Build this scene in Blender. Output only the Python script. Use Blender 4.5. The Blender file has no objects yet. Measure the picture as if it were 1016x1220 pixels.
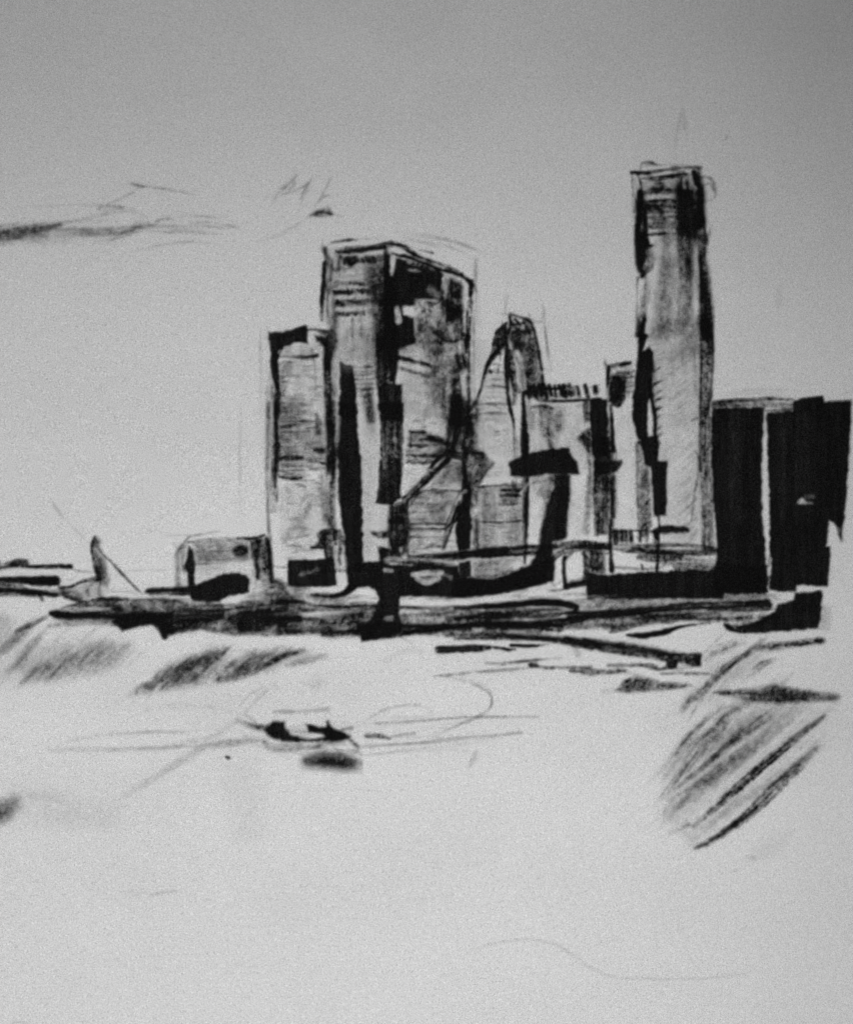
import numpy as np, math
# ------------------------------------------------------------------ charcoal
# Drawing coordinates are millimetres on the sheet, x to the right, y down.
MX0, MX1, MY0, MY1 = -70, 1086, -60, 1280        # part of the sheet that carries marks
W, H = MX1-MX0, MY1-MY0
rng = np.random.default_rng(7)
D = np.zeros((H, W), np.float32)                  # amount of charcoal, 0..1
OWN = np.zeros((H, W), np.int16)                  # which drawn thing a spot belongs to
NAMES = ['']
def blur(a, s):
    r = max(1, int(s*3)); k = np.exp(-0.5*(np.arange(-r, r+1)/s)**2); k /= k.sum()
    a = np.apply_along_axis(lambda v: np.convolve(np.pad(v, r, mode='wrap'), k, 'valid'), 0, a)
    return np.apply_along_axis(lambda v: np.convolve(np.pad(v, r, mode='wrap'), k, 'valid'), 1, a).astype(np.float32)
def field(s, n=512):
    f = blur(rng.standard_normal((n, n)), s); return f/f.std()
NF, NM, NC, NB = field(0.75), field(2.0), field(6.0), field(22.0)
STK = blur(rng.standard_normal((512, 512)), 0.8)
k = np.exp(-0.5*(np.arange(-45, 46)/16.0)**2); k /= k.sum()
STK = np.apply_along_axis(lambda v: np.convolve(np.pad(v, 45, mode='wrap'), k, 'valid'), 1, STK); STK = (STK/STK.std()).astype(np.float32)
def samp(f, x, y):
    x = np.mod(x, 511.0); y = np.mod(y, 511.0); i = x.astype(int); j = y.astype(int); u = x-i; v = y-j
    i1 = (i+1) % 512; j1 = (j+1) % 512
    return (f[j, i]*(1-u)+f[j, i1]*u)*(1-v)+(f[j1, i]*(1-u)+f[j1, i1]*u)*v
FR = {0: (0, 0, 1), 1: (300, 260, 3.387), 2: (300, 480, 3.387), 3: (540, 340, 4.233), 4: (540, 520, 4.233), 5: (720, 110, 4.206),
      6: (700, 380, 4.065), 7: (820, 440, 3.587), 8: (0, 580, 2.988), 9: (320, 620, 3.175), 10: (600, 620, 3.387), 11: (740, 730, 3.681),
      12: (140, 780, 1.954), 13: (0, 180, 2.419), 14: (300, 370, 6.42), 15: (440, 280, 7.257), 16: (0, 640, 5.08), 17: (180, 620, 5.644),
      18: (330, 640, 5.08), 19: (280, 840, 6.35), 20: (0, 860, 2.54), 21: (500, 980, 1.969), 22: (460, 500, 6.778), 23: (380, 280, 7.62)}
fo = [0, 0, 1.0]
def F(n): fo[:] = FR[n]
def pts(s):
    if not isinstance(s, str): return np.array(s, float)
    p = np.array([[float(v) for v in q.split(',')] for q in s.split()])
    return p/fo[2]+np.array(fo[:2])
auto = [100]
def oid(n):
    if n.endswith('#'): auto[0] += 1; n += str(auto[0])
    if n not in NAMES: NAMES.append(n)
    return NAMES.index(n)
def smooth(p):
    if len(p) < 3: return p
    q = np.vstack([2*p[0]-p[1], p, 2*p[-1]-p[-2]]); out = []
    for i in range(1, len(q)-2):
        n = max(2, int(np.hypot(*(q[i+1, :2]-q[i, :2]))/4))
        for t in np.arange(n)/n:
            out.append(0.5*(2*q[i]+(q[i+1]-q[i-1])*t+(2*q[i-1]-5*q[i]+4*q[i+1]-q[i+2])*t*t+(3*q[i]-q[i-1]-3*q[i+1]+q[i+2])*t**3))
    out.append(p[-1]); return np.array(out)
def apply(sl, a, own, erase, thr=0.22, clip=None):
    if clip is not None: a = a*inside(clip, sl)
    d = D[sl]
    if erase: D[sl] = d*(1-a)
    else: D[sl] = 1-(1-d)*(1-a)
    if own: OWN[sl][a > thr] = oid(own)
def box(x0, y0, x1, y1, m):
    i0 = max(0, int(x0-m-MX0)); i1 = min(W, int(x1+m-MX0)+1); j0 = max(0, int(y0-m-MY0)); j1 = min(H, int(y1+m-MY0)+1)
    if i1 <= i0 or j1 <= j0: return None
    X, Y = np.meshgrid(np.arange(i0, i1)+MX0, np.arange(j0, j1)+MY0)
    return (slice(j0, j1), slice(i0, i1)), X.astype(float), Y.astype(float)
def pip(p, X, Y):
    c = np.zeros(X.shape, bool)
    for (x0, y0), (x1, y1) in zip(p, np.roll(p, -1, 0)):
        if y0 == y1: continue
        c ^= ((y0 > Y) != (y1 > Y)) & (X < (x1-x0)*(Y-y0)/(y1-y0)+x0)
    return c
def inside(p, sl):
    X, Y = np.meshgrid(np.arange(sl[1].start, sl[1].stop)+MX0, np.arange(sl[0].start, sl[0].stop)+MY0)
    return pip(p, X, Y)
def S(s, w, a, soft=None, tex=.35, st=.3, own=None, tap='', wob=.5, erase=False, thr=.22, clip=None, sm=True):
    """one drawn stroke: w = width (number or per point), a = strength (number or per point), tap i/o = thin in / out"""
    p = pts(s); n = len(p)
    ws = (np.full(n, w, float) if np.isscalar(w) else np.array(w, float))/fo[2]
    al = np.full(n, a, float) if np.isscalar(a) else np.array(a, float)
    q = np.column_stack([p, ws, al])
    q = smooth(q) if sm else q
    L = np.concatenate([[0], np.cumsum(np.hypot(*np.diff(q[:, :2], axis=0).T))]); T = max(L[-1], 1e-3)
    mw = ws.max(); b = box(q[:, 0].min(), q[:, 1].min(), q[:, 0].max(), q[:, 1].max(), mw/2+4)
    if b is None: return
    sl, X, Y = b; j0, i0 = sl[0].start, sl[1].start
    best = np.full(X.shape, 1e9); U = np.zeros(X.shape); V = np.zeros(X.shape); Wd = np.zeros(X.shape); A = np.zeros(X.shape)
    m = mw/2+4
    for i in range(len(q)-1):
        x0, y0 = q[i, :2]; x1, y1 = q[i+1, :2]
        a0 = max(0, int(min(x0, x1)-m-MX0)-i0); a1 = min(X.shape[1], int(max(x0, x1)+m-MX0)+2-i0)
        b0 = max(0, int(min(y0, y1)-m-MY0)-j0); b1 = min(X.shape[0], int(max(y0, y1)+m-MY0)+2-j0)
        if a1 <= a0 or b1 <= b0: continue
        w_ = (slice(b0, b1), slice(a0, a1)); dx, dy = x1-x0, y1-y0; l2 = dx*dx+dy*dy+1e-9
        px, py = X[w_]-x0, Y[w_]-y0; t = np.clip((px*dx+py*dy)/l2, 0, 1)
        ex, ey = px-t*dx, py-t*dy; d = np.hypot(ex, ey); v = (px*dy-py*dx)/math.sqrt(l2)
        u_ = best[w_] > d
        best[w_] = np.where(u_, d, best[w_]); U[w_] = np.where(u_, L[i]+t*(L[i+1]-L[i]), U[w_]); V[w_] = np.where(u_, v, V[w_])
        Wd[w_] = np.where(u_, q[i, 2]+t*(q[i+1, 2]-q[i, 2]), Wd[w_]); A[w_] = np.where(u_, q[i, 3]+t*(q[i+1, 3]-q[i, 3]), A[w_])
    ox, oy = rng.uniform(0, 500, 2); f = U/T
    tp = np.ones(X.shape)
    if 'i' in tap: tp *= np.clip(f/.3, .12, 1)
    if 'o' in tap: tp *= np.clip((1-f)/.3, .12, 1)
    h = (Wd/2+.25)*tp+wob*.6*samp(NC, U*.9+ox, U*0+oy+np.sign(V)*9)*np.minimum(1, Wd/6+.2)+wob*.5*samp(NM, U+ox, V+oy)+wob*.25*samp(NF, U+ox, V+oy)
    so = (soft if soft is not None else 1.3+.12*mw)+.7
    pr = np.clip((h-best)/so+.5, 0, 1); pr = pr*pr*(3-2*pr)
    tx = 1+st*.55*samp(STK, U+ox, V*.8+oy)+tex*.34*samp(NF, X+ox, Y+oy)+tex*.14*samp(NM, X, Y)+tex*.1*samp(NC, X+ox, Y+oy)
    apply(sl, np.clip(pr*A*np.where(A > .93, np.maximum(tx, .985), tx)*(.6+.4*tp), 0, .99), own, erase, thr, pts(clip) if isinstance(clip, str) else clip)
def P(s, a, soft=1.6, tex=.25, st=.2, ang=90, own=None, wob=.7, erase=False, thr=.22, gx=None, gy=None, clip=None, sm=False):
    """a filled patch rubbed on with the side of the stick; gx/gy = (strength at left/top, strength at right/bottom)"""
    p = pts(s); p = smooth(np.vstack([p, p[:1]]))[:-1] if sm else p
    b = box(p[:, 0].min(), p[:, 1].min(), p[:, 0].max(), p[:, 1].max(), soft*1.5+3)
    if b is None: return
    sl, X, Y = b; ox, oy = rng.uniform(0, 500, 2)
    Xw = X+wob*.35*samp(NC, X+ox, Y+oy)+wob*.55*samp(NM, X+ox, Y)+wob*.3*samp(NF, X+ox, Y); Yw = Y+wob*.35*samp(NC, X+oy, Y+ox)+wob*.55*samp(NM, X, Y+oy)+wob*.3*samp(NF, X, Y+oy)
    d = np.full(X.shape, 1e9)
    for (x0, y0), (x1, y1) in zip(p, np.roll(p, -1, 0)):
        dx, dy = x1-x0, y1-y0; t = np.clip(((Xw-x0)*dx+(Yw-y0)*dy)/(dx*dx+dy*dy+1e-9), 0, 1)
        d = np.minimum(d, np.hypot(Xw-x0-t*dx, Yw-y0-t*dy))
    sd = np.where(pip(p, Xw, Yw), d, -d); pr = np.clip(sd/(soft+.6)+.5, 0, 1); pr = pr*pr*(3-2*pr)
    A = np.full(X.shape, float(a))
    if gx: t = np.clip((X-p[:, 0].min())/np.ptp(p[:, 0]), 0, 1); A *= np.interp(t, np.linspace(0, 1, len(gx)), gx)
    if gy: t = np.clip((Y-p[:, 1].min())/np.ptp(p[:, 1]), 0, 1); A *= np.interp(t, np.linspace(0, 1, len(gy)), gy)
    c, s_ = math.cos(math.radians(ang)), math.sin(math.radians(ang))
    tx = 1+st*.6*samp(STK, X*c-Y*s_+ox, X*s_+Y*c+oy)+tex*.36*samp(NF, X+ox, Y+oy)+tex*.2*samp(NM, X+oy, Y+ox)+tex*.25*samp(NC, X+oy, Y+ox)
    apply(sl, np.clip(pr*A*np.where(A > .93, np.maximum(tx, .985), tx), 0, .99), own, erase, thr, pts(clip) if isinstance(clip, str) else clip)
def E(s, w, a, **k): S(s, w, a, erase=True, **k)
def R(own, s):
    p = pts(s); b = box(p[:, 0].min(), p[:, 1].min(), p[:, 0].max(), p[:, 1].max(), 1)
    sl, X, Y = b; OWN[sl][pip(p, X, Y)] = oid(own)
def dashes(x0, x1, y, n, w, a, tilt=0, h=0, own=None, jit=.6, dy=0, **k):
    """a row of short marks (windows, balusters) from x0 to x1 at height y"""
    for i in range(n):
        x = x0+(x1-x0)*(i+.5)/n+rng.normal(0, jit); yy = y+dy*(i+.5)/n+rng.normal(0, jit)
        g = (x1-x0)/n*rng.uniform(.25, .42)
        if h: S([(x+tilt, yy-h/2), (x-tilt, yy+h/2)] if 1 else 0, w*rng.uniform(.8, 1.2), a*rng.uniform(.75, 1.1), own=own, **k)
        else: S([(x-g, yy), (x+g, yy+rng.normal(0, .4))], w*rng.uniform(.7, 1.3), a*rng.uniform(.6, 1.1), own=own, **k)
def hatch(x0, y0, x1, y1, n, w, a, ang, ln, own=None, clip=None, **k):
    """loose parallel strokes whose middles run from (x0,y0) to (x1,y1)"""
    for i in range(n):
        t = (i+rng.uniform(.2, .8))/n; x = x0+(x1-x0)*t+rng.normal(0, 1); y = y0+(y1-y0)*t+rng.normal(0, 1.5)
        l = ln*rng.uniform(.7, 1.2)/2; q = math.radians(ang+rng.normal(0, 3)); dx, dy = math.cos(q)*l, -math.sin(q)*l
        S([(x-dx, y-dy), (x+rng.normal(0, .6), y+rng.normal(0, .6)), (x+dx, y+dy)], w*rng.uniform(.7, 1.3)*fo[2], a*rng.uniform(.6, 1.2), own=own, tap='io', clip=clip, **k)

# ------------------------------------------------------------------ the drawing
R_ = R
F(0)
R('sky', "-70,-60 1086,-60 1086,700 -70,700"); R('water', "-70,700 1086,700 1086,1280 -70,1280")
# faint rubbed tone on the bare sheet
for i in range(70):
    x, y = rng.uniform(-40, 1050), rng.uniform(-30, 1240); l = rng.uniform(40, 160)
    S([(x-l, y+rng.normal(0, 12)), (x, y+rng.normal(0, 12)), (x+l, y+rng.normal(0, 12))], rng.uniform(40, 110), rng.uniform(.004, .016), soft=60, st=.1, tex=.3)
def faint(s, w=2, a=.1, own=None, **k): S(s, w, a, own=own, tex=.6, st=.3, tap=k.pop('tap', 'io'), thr=k.pop('thr', .08), **k)
# ---- clouds
F(13); C1 = 'cloud#streak'
R(C1, "-60,215 160,195 290,150 370,85 560,118 570,140 500,170 690,205 700,235 640,285 390,300 280,270 100,285 -60,290")
S("-60,246 0,240 60,232 110,226 172,212", [24, 26, 24, 22, 10], [.3, .42, .42, .42, .2], soft=5, tex=.9)
S("-60,262 0,250 40,248 130,244", 14, .3, soft=5, tex=.8); S("90,232 130,222 175,213", 10, .35, soft=3, tex=.8)
S("-40,240 60,238 190,240", 46, .1, soft=12, tex=.6); S("70,255 110,262 130,270", 12, .13, soft=5)
faint("150,243 230,240 330,240 410,218 432,208", [14, 14, 10, 10, 4], .22); S("345,238 390,222 430,210", [4, 12, 3], .42, soft=3, tex=.8)
S("390,205 415,205 440,216", 5, .16, soft=4); faint("270,262 330,252 400,232 432,212", 5, .2); faint("430,232 500,234 560,233 640,240", 8, .22)
S("450,203 475,195 500,198", [3, 9, 3], .33, soft=3, tex=.8); faint("480,192 560,188 650,192", 5, .22); faint("500,202 560,205 640,206", 4, .16)
faint("560,212 640,222 690,218", 5, .2); faint("640,212 670,216 690,224", 6, .25); faint("380,292 470,270 560,262 640,272", 4, .15); faint("480,270 520,262 560,258", 4, .12)
faint("370,92 400,100 430,103", [4, 9, 3], .42, thr=.1); faint("400,100 480,110 560,128 552,140", 4, .27); faint("410,95 380,120 330,145 290,158", 4, .22)
S("280,165 310,158 355,162", [3, 10, 3], .27, soft=3, tex=.8); S("285,168 320,168 355,164", 4, .2, soft=3)
faint("0,165 120,158 240,156 330,160 420,200", 4, .12); faint("195,208 260,190 320,175", 4, .16); faint("175,225 240,232 300,240 440,230", 8, .1)
faint("400,170 425,195 435,225", 3, .14)
C2 = 'cloud#hatch'
R(C2, "775,150 845,60 905,60 965,55 975,130 968,195 900,200 800,260 735,265 850,180")
S("855,70 835,92 815,110", [5, 8, 3], .42, soft=3, tex=.8); S("812,105 800,125 785,148", 6, .18, soft=3); S("850,90 830,118 815,125", 5, .25, soft=3); faint("905,68 885,100 865,140", 5, .3); faint("900,85 860,110 820,125", 4, .2); faint("962,62 945,95 915,150", 4, .28)
faint("965,128 935,130 915,148 905,165", 5, .3); faint("905,100 875,130 862,165", 3, .2)
S("895,186 925,180 958,182", [6, 16, 6], .62, soft=4, tex=.7); S("905,178 938,166 948,166 952,178", 9, .45, soft=4, tex=.8)
faint("890,190 860,210 820,232 800,245 735,262", 6, .13); faint("962,182 985,188 1000,192", 6, .12)
# faint guide lines in the sky
F(0)
faint("812,122 816,160", 4, .04); faint("813,125 804,170 806,185", 3, .06); faint("868,160 862,168", 3, .12); faint("930,335 925,375", 10, .06)
faint("287,480 285,560 290,640", 1.5, .1, wob=.2); faint("310,385 312,470", 4, .1, wob=.2); faint("60,595 78,620", 3, .17); faint("78,618 110,652", 1.5, .14)
faint("485,280 520,284 550,292 585,306", 2, .2); faint("465,278 500,288 540,300", 1.5, .14)
faint("566,310 567,350 565,420 563,520", [3, 2.5, 1.5, 1.5], [.28, .25, .12, .1], wob=.2); faint("604,345 601,375", 2, .14); faint("645,362 648,372 644,384", 2, .25)
faint("648,380 652,420 656,440", 2.5, .3); faint("648,440 660,442", 2, .14); faint("590,372 650,385", 2, .12); faint("720,425 722,440", 3, .25)
faint("855,470 900,464 960,466", 1.5, .12); faint("1000,470 1020,465", 2, .1)

# ---- short square tower on the left
T = 'office_tower'
R(T+'/facade', "320,396 384,386 396,400 402,690 330,698 322,640")
F(14)
P("120,160 150,170 150,700 100,720 100,1220 160,1220 170,600", .13, tex=.5); S("140,500 145,650 150,760", 14, .3, soft=5, tex=.7); S("110,600 118,900 112,1220", 14, .25, soft=6, tex=.7)
P("130,160 200,165 330,140 418,112 430,135 425,250 330,240 240,280 215,330 200,390 215,480 212,640 180,600 150,480 140,330", .97, own=T+'/roof_band', soft=2)
S("170,640 185,760 190,900 200,1060 185,1220", [18, 26, 24, 30, 40], [.8, .8, .85, .85, .8], own=T+'/shadow_edge', tex=.3, soft=2.6)
P("215,400 300,380 320,440 290,540 250,640 215,640", .42, tex=.7, soft=4); P("200,640 320,650 320,880 220,890", .4, tex=.9, soft=20, gx=(1, .5), ang=20)
P("200,930 330,930 340,1120 210,1140", .4, tex=.9, soft=20, gx=(1.1, .6), ang=10)
P("320,380 470,380 480,900 330,890", .13, tex=.7, soft=4); P("320,900 560,920 575,1140 330,1120", .2, tex=.8, soft=4); P("480,400 560,300 560,900 490,900", .1, tex=.7)
S("200,355 320,352 400,356 500,346", [8, 26, 28, 26], [.4, .7, .93, .93], own=T+'/window_band#', soft=2, tex=.5)
S("415,238 460,300 468,345 480,420 490,650", [8, 12, 14, 8, 8], [.2, .4, .5, .35, .25], tex=.6)
S("600,200 582,300 575,400 578,560 585,700 598,860 608,1000 605,1220", [60, 60, 56, 50, 46, 50, 56, 60], [.9, .92, .88, .85, .78, .78, .82, .85], own='slab_tower/outer_edge', tex=.5, soft=4)
S("640,170 650,230 630,290", 30, .75, tex=.5, soft=4); S("640,600 640,900 660,1080", 40, .3, soft=8, tex=.7)
E("215,318 330,300 450,275", 26, .5); E("330,325 460,320", 10, .35); E("450,190 455,250 520,300", [26, 26, 20], .75)
S("425,150 480,146 560,160 620,160", [14, 20, 22, 22], .85, own=T+'/roof_corner'); P("480,190 520,200 640,200 660,240 600,320 560,300 530,250 490,240", .93, own=T+'/roof_corner', soft=3)
for y, a in ((410, .15), (455, .2), (505, .12), (560, .12), (650, .42), (665, .3), (705, .35), (735, .2), (770, .4), (790, .3), (815, .22), (850, .35), (985, .3), (1010, .2), (1040, .25), (1075, .2)):
    S(f"215,{y} 330,{y+rng.normal(0,4)} 480,{y-4+rng.normal(0,5)}", rng.uniform(5, 10), [a*1.1, a*.7, a*.5], tex=.7, tap='o')
S("225,892 290,884 350,870 450,868", [14, 34, 10, 8], [.7, .78, .5, .3], own=T+'/window_band#', tex=.5); E("240,910 350,908 470,895", [10, 26, 26], .65)
S("490,790 500,850 490,890", 22, .55, tex=.7, soft=4); S("510,905 520,930", 34, .6, tex=.7, soft=5); S("470,1050 510,1065 540,1060", [14, 40, 20], .6, tex=.7, soft=4); S("490,650 500,645 520,650", 18, .35)
S("215,1135 280,1120 380,1125", [14, 40, 20], [.8, .8, .6], own=T+'/window_band#', tex=.5); S("390,1128 540,1130", 10, .3)
E("235,1175 330,1170", 34, .45); E("420,1150 440,1210", 34, .5); E("540,960 555,1020", 30, .4)
F(2)
P("100,0 205,0 205,300 110,310", .26, tex=.9, soft=12, ang=5, gy=(1.1, .9)); P("205,60 300,80 300,280 215,260", .25, tex=.8)
for y in range(20, 300, 14): S(f"105,{y+2} 160,{y} {rng.uniform(190,290)},{y-2}", rng.uniform(3, 6), rng.uniform(.25, .5), tex=.7, tap='o')
S("100,224 160,226 205,222", [6, 10, 5], .8, own=T+'/window_band#'); S("110,298 160,304 200,300", [6, 12, 8], .92, own=T+'/window_band#'); S("105,235 290,228", 4, .45)
S("255,190 275,200 290,196", 14, .7, tex=.6); S("230,235 280,240", 6, .5); S("235,265 260,268 290,262", 6, .5); S("270,80 268,120", 22, .6, tex=.7, soft=5)
S("100,0 98,120 96,240 95,340", [20, 16, 12, 6], [.9, .92, .92, .7], own=T+'/shadow_edge'); S("70,0 66,120 62,300 68,540", [14, 10, 10, 8], [.45, .5, .45, .5], tex=.6)
S("85,50 90,260 85,430", 26, .35, soft=6, tex=.8); S("140,340 150,365 148,385", 14, .35, soft=4); S("190,430 215,380 240,370", [10, 20, 10], .35, soft=5)
S("130,560 170,500 220,430 240,400", [16, 30, 24, 10], .3, soft=6, tex=.8); S("120,550 200,540 230,530", 8, .4, tex=.7); S("140,575 200,580", 6, .3); S("175,500 210,510 190,530", 16, .3, soft=5)
S("80,660 140,664", 4, .35); S("60,540 78,600 85,690 92,740", [6, 8, 8, 10], .45)
E("40,20 40,300", 6, .01)
S("285,300 290,400 300,470", 26, .35, soft=6, tex=.8)
P("275,515 320,505 360,510 370,540 330,560 330,640 300,640 290,590 235,590 270,560 265,530", .88, own=T+'/side_block', soft=3); S("240,582 290,585", 8, .8)
P("145,632 230,635 335,622 345,740 200,742 145,738", .97, own=T+'/entrance_block', soft=2); S("190,680 260,690 300,680", 22, .01); E("200,690 270,672", 16, .1)
S("355,560 350,640 352,660", 8, .5); S("375,560 380,640", 6, .55); E("362,600 372,650", 8, .4)

# ---- broad twin-faced tower
T = 'slab_tower'
F(0)
R(T+'/front_face', "385,296 462,290 462,420 458,690 400,690 392,420 383,400"); R(T+'/side_face', "462,290 505,304 548,325 562,345 560,680 462,690")
F(1)
P("300,120 540,100 540,640 500,640 480,500 500,400 440,380 340,400 300,440", .12, tex=.7); P("440,160 545,140 550,560 500,500 470,300", .5, tex=.6, soft=10, gx=(.6, 1.25)); P("505,300 560,300 570,640 500,560", .75, tex=.4, soft=8)
P("310,400 350,400 350,620 330,800 310,800", .3, tex=.7, soft=6); P("345,440 490,440 500,590 420,600 360,580", .2, tex=.6, soft=8)
S("292,120 298,160 292,200", 8, .75); S("295,180 290,260 284,330 283,410", [14, 16, 18, 10], [.93, .97, .97, .8], own=T+'/outer_edge'); S("290,130 320,180 318,260 305,330 310,420", 10, .55, tex=.7, soft=4)
S("320,170 310,260", 14, .45, soft=4); S("335,410 330,440", 26, .5, soft=6)
S("320,98 370,90 428,86", [5, 8, 3], .6); S("345,132 400,130 470,122 560,108 560,100", [16, 24, 24, 22, 18], [.8, .95, .96, .95, .8], own=T+'/parapet'); S("375,118 470,114 530,106", 5, .7, own=T+'/parapet'); S("540,100 470,118", 8, .7)
E("430,148 510,140", 7, .5)
for (x0, x1, y, w, a, n) in ((365, 500, 172, 22, .75, 9), (350, 430, 158, 8, .5, 6), (330, 500, 262, 14, .45, 12), (330, 490, 300, 20, .93, 12), (340, 475, 338, 16, .8, 12), (335, 470, 352, 9, .5, 9), (345, 455, 388, 18, .8, 10), (330, 440, 205, 8, .35, 8), (350, 470, 232, 8, .3, 8)):
    for i in range(n):
        x = x0+(x1-x0)*(i+.5)/n; g = (x1-x0)/n*.2; yy = y-i*.6+rng.normal(0, 2.5); hh = w*rng.uniform(.1, .42); S(f"{x-g+rng.normal(0,1)},{yy-hh} {x+g},{yy+hh}", (x1-x0)/n*rng.uniform(.5, .95), a*rng.uniform(.7, 1.1), own=T+f'/window_row#{y}' if a > .6 else None, tex=.5)
S("390,165 400,175 415,168", 26, .85, own=T+'/window_row#', tex=.4); S("355,170 352,205", 12, .6); S("395,168 400,190", 10, .8); S("420,260 480,275 520,268", 12, .55, tex=.6)
S("340,300 400,302", 14, .8); S("345,340 370,350", 16, .7)
S("330,270 325,330 328,400", 8, .4, tex=.8); E("345,320 420,322 500,312", 5, .35); E("340,372 400,370 470,366", 6, .4); E("350,282 470,280", 5, .3); E("380,215 440,205 450,240", 16, .3)
for y in (602, 618, 632, 650, 668, 688): S(f"415,{y} 450,{y+1} 490,{y-1}", 5, .5, tex=.8); 
P("412,595 490,595 490,700 425,700", .15, tex=.7)
P("500,480 560,480 575,665 520,680 500,640", .8, tex=.4, soft=5, own=T+'/corner_shadow')
S("300,400 420,420 480,400 500,560 480,590", 50, .1, soft=14, tex=.6)
# the dark central corner and the great black patch
S("545,110 548,220 555,330 565,480 570,560 572,665", [26, 36, 44, 52, 44, 8], [.9, .97, .985, .985, .97, .9], own=T+'/corner_shadow', tap='')
F(15)
P("190,150 240,200 400,260 600,300 640,350 625,470 625,560 540,550 400,560 390,610 300,620 290,690 385,720 400,930 250,1000 210,1016 130,1016 130,400 150,180", .985, own=T+'/shadow_patch', soft=3, tex=.15)
E("205,190 200,260 190,345", [44, 40, 16], [.8, .85, .7]); E("165,105 180,150", 26, .7); E("240,630 255,740", [40, 46], .8); S("225,610 215,640", 10, .5)
E("305,640 345,640 375,645", [30, 50, 34], .85); E("410,690 430,600 480,590 500,640", [30, 34, 50, 34], [.7, .7, .9, .6]); E("420,700 470,660", 30, .7)
E("340,300 400,310 440,300", [14, 24, 30], .42); E("370,250 420,270", 20, .25); E("500,285 540,290 580,320", [30, 34, 16], [.65, .6, .45]); 
P("640,350 800,420 800,720 660,760 600,560", .82, tex=.5, soft=10); E("660,385 655,450", [64, 34], [.75, .45]); E("640,440 660,480", 40, .35); E("740,370 760,400", 40, .4)
P("400,560 600,560 640,680 620,820 500,800 400,860 400,720", .5, tex=.9, soft=8); E("410,690 440,620 470,580 500,650", 34, .6); E("545,760 560,800", [80, 40], .45); E("560,580 590,590", 30, .25)
S("520,580 560,600 600,580", 10, .7); S("500,640 530,660", 12, .7); S("430,590 460,640 450,690", 10, .7)
S("400,870 470,830 520,800 600,850 690,910 840,880", [16, 24, 30, 44, 44, 60], [.3, .4, .5, .6, .85, .9], tex=.6)
P("540,810 640,830 690,910 620,1016 560,1016 560,900", .8, tex=.5, soft=12); P("640,560 790,620 800,860 720,880 640,840", .75, tex=.6, soft=12); E("700,820 720,880", 44, .45); E("760,960 790,930", 30, .3)
E("720,560 730,520", 16, .3); S("700,600 780,720", 40, .7, soft=10); E("650,700 640,780", 20, .3)
S("130,70 160,80 240,90 330,130 420,190 560,240 700,290 800,340", [18, 24, 30, 40, 36, 34, 30, 26], [.8, .85, .95, .97, .95, .85, .8, .9], own=T+'/parapet', tex=.4)
S("190,150 250,175 300,180 400,215 560,280 680,315 780,345 860,400 885,440", [10, 22, 26, 26, 26, 26, 30, 40, 36], [.9, .95, .95, .9, .9, .95, .95, .97, .95], own=T+'/parapet', tex=.3)
E("190,122 240,145 290,152", [12, 16, 8], .55); E("560,250 640,285", 16, .55); E("400,195 440,215", 14, .4); E("720,300 780,325", 10, .3)
S("420,130 480,138 550,156", [6, 12, 14], [.5, .7, .75], tex=.5)
S("880,400 875,460 870,530", [34, 32, 20], .95, own=T+'/shaded_edge'); S("885,520 890,600 880,670", [8, 8, 10], .5, tex=.7); S("905,430 925,490", 14, .4, tex=.7); S("918,220 915,350", 24, .25, tex=.6, soft=8)
S("850,640 845,760 850,860 835,940 840,1016", [24, 20, 26, 34, 20], [.93, .9, .95, .97, .9], own=T+'/shaded_edge'); S("800,430 790,560 795,700 800,860", [14, 20, 20, 30], .7, tex=.6)
E("815,425 825,430", 34, .7); E("822,480 826,530", 18, .5); E("835,570 850,610 855,640", [26, 34, 34], .85); E("820,680 815,760 812,830", 24, .6); E("790,930 785,1016", 34, .6)
S("870,560 880,650", 8, .7)
F(1)
E("775,245 795,250", 10, .1)
P("700,450 850,600 870,860 800,860 700,640", .6, tex=.7, soft=18, gx=(.7, 1.2)); P("600,520 740,460 760,640 730,800 600,800", .16, tex=.7, soft=10); P("660,400 760,440 740,520 650,520", .35, tex=.8, soft=14)
P("800,640 865,640 870,830 800,830", .85, tex=.4, soft=6); P("720,600 800,650 790,800 720,760", .35, tex=.8, soft=14)
E("850,640 856,700 862,790", [18, 18, 10], .8); S("840,560 850,590", 44, .9, soft=6); S("880,400 876,560 875,780", [10, 10, 12], .85, own=T+'/shaded_edge'); S("895,400 892,560 885,700", 5, .3)
for (a_, b_, n, w, al) in (((590, 560), (720, 592), 9, 12, .85), ((600, 605), (715, 640), 8, 9, .8)):
    for i in range(n):
        t = i/(n-1); x = a_[0]+(b_[0]-a_[0])*t; y = a_[1]+(b_[1]-a_[1])*t+rng.normal(0, 1.5); S(f"{x-8},{y-2} {x+8},{y+3}", w*rng.uniform(.6, 1.2), al*rng.uniform(.8, 1), own=T+f'/window_row#{w}', tex=.5)
S("590,540 570,560", 8, .4); E("600,530 640,520", 18, .4); E("600,590 720,615", 8, .4)
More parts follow.
